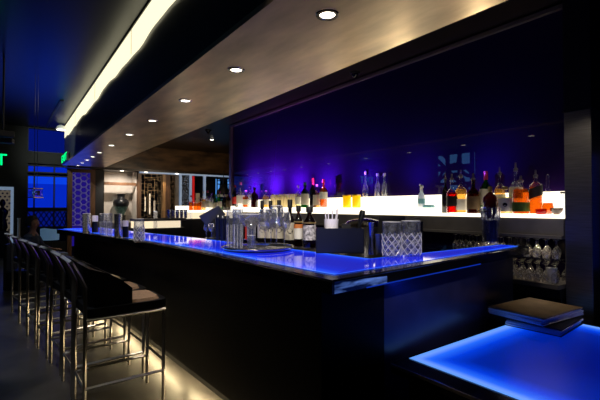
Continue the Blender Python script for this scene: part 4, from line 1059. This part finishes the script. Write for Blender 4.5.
# ------------------------------------------------------------------ stools
def stool():
    t = thing('bar_stool', '', 'bar stool', (0,0,0), 0, 'chrome framed bar stools along the bar')
    # local: +X towards the bar, Y along the bar; origin at floor centre. rear post at x=-.24, front leg x=.28
    hw = .19; xr, xf = -.255, .27; q = .0125
    for sgn in (-1, 1):
        MB().tube([(xr,sgn*hw,0),(xr,sgn*hw,.90),(xr-.03,sgn*hw,.97),(xr-.085,sgn*hw,1.075)], q, 4).build('rear_leg', 'frame', t)
        MB().tube([(xf,sgn*hw,0),(xf,sgn*hw,.68)], q, 4).build('front_leg', 'frame', t)
        MB().tube([(xr,sgn*hw,.68),(xf+.012,sgn*hw,.68)], q, 4).build('seat_rail', 'frame', t)
        MB().tube([(xr,sgn*hw,.225),(xf,sgn*hw,.225)], q*.9, 4).build('side_stretcher', 'frame', t)
    MB().tube([(xr-.085,-hw-.01,1.075),(xr-.085,hw+.01,1.075)], q*1.2, 4).build('top_rail', 'rail', t)
    MB().tube([(xf,-hw,.30),(xf,hw,.30)], q, 4).build('footrest', 'frame', t)
    MB().tube([(xr,-hw,.225),(xr,hw,.225)], q*.8, 4).build('rear_stretcher', 'frame', t)
    # upholstered body: shell
    def rr(w0, w1, hh, z, n=5, rad=.07):
        pts = []
        for cx, cy, a0 in ((w1-rad, hh-rad, 0), (w0+.02, hh-.02, 90), (w0+.02, -hh+.02, 180), (w1-rad, -hh+rad, 270)):
            r_ = rad if cx > 0 else .02
            for k in range(n+1):
                a = R(a0+90*k/n); pts.append((cx+r_*math.cos(a), cy+r_*math.sin(a), z))
        return pts
    base = MB(); A_ = rr(xr+.01, xf+.03, hw+.01, .695); B_ = rr(xr+.01, xf+.03, hw+.01, .752)
    n = len(A_); base.add(A_+B_, [tuple(range(n))[::-1], tuple(range(n,2*n))]+[(i,(i+1)%n,(i+1)%n+n,i+n) for i in range(n)])
    base.build('seat_base', 'leather', t)
    pd_ = MB(); A_ = rr(xr+.09, xf-.01, hw-.02, .752); B_ = rr(xr+.1, xf-.02, hw-.03, .772)
    pd_.add(A_+B_, [tuple(range(n))[::-1], tuple(range(n,2*n))]+[(i,(i+1)%n,(i+1)%n+n,i+n) for i in range(n)])
    pd_.build('seat_pad', 'tan', t)
    # curved back with low wings
    rows = []
    path = [(xf-.22,-1,.86),(xf-.30,-1,.93),(xr+.14,-1,.98),(xr+.06,-.95,1.02),(xr+.035,-.6,1.04),(xr+.03,0,1.045),(xr+.035,.6,1.04),(xr+.06,.95,1.02),(xr+.14,1,.98),(xf-.30,1,.93),(xf-.22,1,.86)]
    th_ = .035; top_o=[];top_i=[];bo=[];bi=[]
    for x_, s_, z_ in path:
        lean = -.05*max(0,(z_-.9))/.16 if x_ < xr+.13 else 0
        yo = s_*(hw-.016); yi = s_*(hw-.046); xi = x_ + (th_ if abs(s_) < .99 else 0)
        bo.append((x_, yo, .745)); bi.append((xi, yi, .745)); top_o.append((x_+lean, yo, z_)); top_i.append((xi+lean, yi, z_-.004))
    bk = MB().strip([bo, top_o, top_i, bi]); bk.add([bo[0],top_o[0],top_i[0],bi[0]], [(0,1,2,3)]).add([bo[-1],top_o[-1],top_i[-1],bi[-1]], [(0,1,2,3)])
    bk.build('backrest', 'leather', t, smooth=False)
    return t
st0 = stool()
spots = [(.665,3.21,R(2)),(.64,3.68,R(4)),(.60,4.20,R(7)),(.53,4.74,R(8)),(.46,5.30,R(9)),(.40,5.95,R(10)),(.33,6.65,R(11))]
slabs = ['nearest chrome bar stool with a tan seat pad, largest in the picture','second bar stool, right behind the nearest one','third bar stool with a pale cream seat pad','fourth bar stool from the camera along the bar','fifth bar stool from the camera along the bar','sixth bar stool, next to the farthest','farthest bar stool beside the white post']
st = []
for i, (x_, y_, a_) in enumerate(spots):
    if i == 0: o = st0; o.location = (x_, y_, 0); o.rotation_euler = (0,0,a_); o['label'] = slabs[0]
    else: o = dup(st0, (x_, y_, 0), a_, slabs[i])
    st.append(o)
for ch in st[2].children:  # third pad made paler than the rest
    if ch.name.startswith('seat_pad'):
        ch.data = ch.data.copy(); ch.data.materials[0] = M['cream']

# ------------------------------------------------------------------ seated guest and blue chair
def chair(loc, rz, lab):
    t = thing('lounge_chair', lab, 'chair', loc, rz)
    MB().box(-.25,.25,-.25,.25,.30,.46).build('seat', 'shirt', t, bevel=.04)
    rows = []
    for z_ in (.74,.8,.88,.96,1.0):
        rows.append([( (.17+.02*(z_-.44))*math.sin(a), -(.2+.03*(z_-.44))*math.cos(a), z_ - (0 if z_ < .9 else .03*abs(math.sin(a)))) for a in [R(-95+k*19) for k in range(11)]])
    m = MB().strip(rows); rows2 = [[(x*.86,y*.86,z) for x,y,z in r_] for r_ in rows]; m.strip(rows2); m.strip([rows[-1], rows2[-1]])
    m.strip([[r_[0] for r_ in rows],[r_[0] for r_ in rows2]]).strip([[r_[-1] for r_ in rows],[r_[-1] for r_ in rows2]])
    m.build('backrest', 'ltblue', t, smooth=True)
    MB().tube([(-.12,-.12,.4),(-.12,-.13,.76)], .012, 6).build('back_post', 'matte', t); MB().tube([(.12,-.12,.4),(.12,-.13,.76)], .012, 6).build('back_post', 'matte', t)
    for sx_ in (-1,1):
        for sy_ in (-1,1): MB().tube([(sx_*.2,sy_*.2,.30),(sx_*.23,sy_*.23,0)], .016, 6).build('leg', 'matte', t)
    return t
p = atZ(50.5, 228.5, .99)
chair((p.x+.02, p.y+.2, 0), R(-40), 'pale blue barrel backed chair beyond the end of the bar')
def skin_mesh(name, pts, edges, mat, parent=None, root=0, sub=1):
    me = bpy.data.meshes.new(name); me.from_pydata([p_[:3] for p_ in pts], edges, [])
    o = bpy.data.objects.new(name, me); COL.objects.link(o)
    if parent: o.parent = parent
    sk = o.modifiers.new('skin', 'SKIN'); sk.use_smooth_shade = True
    for v_, p_ in zip(me.skin_vertices[0].data, pts):
        v_.radius = (p_[3], p_[4] if len(p_) > 4 else p_[3]); v_.use_root = False
    me.skin_vertices[0].data[root].use_root = True
    sb = o.modifiers.new('sub', 'SUBSURF'); sb.levels = sub; sb.render_levels = sub
    dg = bpy.context.evaluated_depsgraph_get(); bpy.context.view_layer.update()
    me2 = bpy.data.meshes.new_from_object(o.evaluated_get(dg)); o.modifiers.clear(); o.data = me2
    me2.materials.clear(); me2.materials.append(M[mat])
    for f_ in me2.polygons: f_.use_smooth = True
    return o
# person: local frame, facing +X (towards the bar), hips at origin
hp = atY(33.5, 223.5, 8.6)
pts = [(0,0,.50,.14,.12),(.0,0,.66,.12,.14),(.02,0,.82,.12,.17),(.03,0,.93,.09,.15),(.04,0,1.0,.05),(.05,0,1.06,.052),   # 0-5 torso neck
 (.06,0,1.12,.085,.075),(.055,0,1.19,.092,.078),(.05,0,1.25,.06),                                              # 6-8 head
 (.03,.17,.92,.055),(.10,.23,.72,.043),(.30,.16,.66,.034),(.37,.13,.67,.026,.03),                                   # 9-12 arm
 (.03,-.17,.92,.055),(.10,-.23,.72,.043),(.30,-.16,.66,.034),(.37,-.13,.67,.026,.03),                               # 13-16
 (.08,.09,.49,.09),(.42,.11,.50,.065),(.44,.11,.28,.05),(.43,.11,.07,.04),(.56,.11,.04,.035),                        # 17-21 leg
 (.08,-.09,.49,.09),(.42,-.11,.50,.065),(.44,-.11,.28,.05),(.43,-.11,.07,.04),(.56,-.11,.04,.035),
 (.15,0,1.155,.016)]                                                                                              # 27 nose
ed = [(0,1),(1,2),(2,3),(3,4),(4,5),(5,6),(6,7),(7,8),(3,9),(9,10),(10,11),(11,12),(3,13),(13,14),(14,15),(15,16),
 (0,17),(17,18),(18,19),(19,20),(20,21),(0,22),(22,23),(23,24),(24,25),(25,26),(6,27)]
for s_, w0 in ((1,12),(-1,16)):
    for k, (dy, ln) in enumerate(((-.026,.065),(-.009,.078),(.009,.074),(.026,.06),(-.04,.04))):
        i0 = len(pts)
        bx = .40 if k < 4 else .375
        pts.append((bx+ln*.5, s_*(.13+dy), .668 if k<4 else .675, .0085)); pts.append((bx+ln, s_*(.13+dy), .655, .0075))
        ed += [(w0, i0), (i0, i0+1)]
body = skin_mesh('person', pts, ed, 'skin', None, 0, 1)
tag(body, 'person in a slate shirt with dark hair seated beyond the farthest stools', 'person')
body.location = (hp.x-.05, 8.6, 0); body.rotation_euler = (0,0,R(-25))
sp_ = [(0,0,.50,.155,.135),(.0,0,.66,.135,.155),(.02,0,.82,.135,.185),(.03,0,.925,.10,.16),(.04,0,.985,.062),(.03,.17,.92,.068),(.10,.235,.72,.056),(.26,.175,.67,.045),(.03,-.17,.92,.068),(.10,-.235,.72,.056),(.26,-.175,.67,.045)]
skin_mesh('shirt', sp_, [(0,1),(1,2),(2,3),(3,4),(3,5),(5,6),(6,7),(3,8),(8,9),(9,10)], 'shirt', body)
skin_mesh('trousers', [(0,0,.48,.15,.14),(.09,.09,.485,.10),(.42,.11,.50,.077),(.44,.11,.28,.062),(.43,.11,.10,.052),(.09,-.09,.485,.10),(.42,-.11,.50,.077),(.44,-.11,.28,.062),(.43,-.11,.10,.052)],
  [(0,1),(1,2),(2,3),(3,4),(0,5),(5,6),(6,7),(7,8)], 'matte', body)
hm = MB().lathe([(.10,1.10),(.108,1.17),(.10,1.23),(.07,1.275),(.02,1.29)], 18, (.03,0,0), capb=False)
hm.v = [(min(x, .115) if z > 1.2 else min(x, .05), y*.86, z) for x, y, z in hm.v]
hm.build('hair', 'hair', body, smooth=True)
ey = MB()
for s_ in (-1,1): ey.cbox((.135, s_*.03, 1.175), (.012,.022,.01))
ey.build('eyes', 'ink', body); MB().cbox((.137,0,1.112), (.01,.04,.008)).build('mouth', 'redcap', body)
t = thing('lounge_stool', 'low dark seat under the seated guest beyond the stools', 'stool', (body.location.x, 8.6, 0), R(-25))
MB().box(-.28,.20,-.22,.22,.0,.34).build('seat', 'leather', t, bevel=.03)
MB().cbox((-.3,0,.4),(.05,.42,.8)).build('backrest', 'leather', t, bevel=.02)

# lattice window on the left wall (its reflection shows in the glass wall)
lw_ = MB(); 
struct('window_6', MB().box(-3.3, -3.29, 6.85, 8.25, 1.7, 3.15), emis('street_window', (.12,.4,1), 3.2))
def arc(cx, cz, r, a0, a1, y=-3.26):
    return [(y, cx+r*math.cos(R(a0+(a1-a0)*k/20)), cz+r*math.sin(R(a0+(a1-a0)*k/20))) for k in range(21)]
for cx, cz, r in ((7.5,2.2,.3),(7.5,2.2,.62),(6.9,2.9,.5),(8.2,2.8,.45),(6.9,1.8,.35),(7.9,1.75,.3)):
    lw_.tube(arc(cx, cz, r, 0, 360), .06, 4)
for k in range(4): lw_.box(-3.28,-3.2, 6.85+k*.43, 6.96+k*.43, 1.7, 3.15)
lw_.box(-3.28,-3.2, 6.85, 8.25, 2.62, 2.8).box(-3.28,-3.2, 6.85, 8.25, 1.7, 1.8).box(-3.28,-3.2, 6.85, 8.25, 2.15, 2.24).tube([(-3.25,6.85,1.75),(-3.25,8.25,3.1)], .06, 4)
tag(lw_.build('window_grille', 'matte'), 'dark curved window grille whose blue reflection shows in the glass wall', 'grille')

# ------------------------------------------------------------------ lights
area('blue_room_glow', (X(45), YF-.4, 1.9), 2.2, 7, (.02,.08,1), (0,-1,.25), 1.6)
spot('bulkhead_fill', (.1, 9.6, 3.2), 230, (.85,.95,.85), (1,2.0,-.15), 60, 1.0, r=0)  # unseen lamp added for the grey-green sheen on the bulkhead end
SC.world = bpy.data.worlds.new('world'); SC.world.use_nodes = True
SC.world.node_tree.nodes['Background'].inputs[0].default_value = (.2,.25,.4,1); SC.world.node_tree.nodes['Background'].inputs[1].default_value = .01
SC.view_settings.view_transform = 'Standard'; SC.view_settings.look = 'None'; SC.view_settings.exposure = 0
SC.cycles.use_denoising = True
SC.cycles.max_bounces = 10; SC.cycles.transparent_max_bounces = 24; SC.cycles.sample_clamp_indirect = 4
SC.cycles.caustics_reflective = False; SC.cycles.caustics_refractive = False
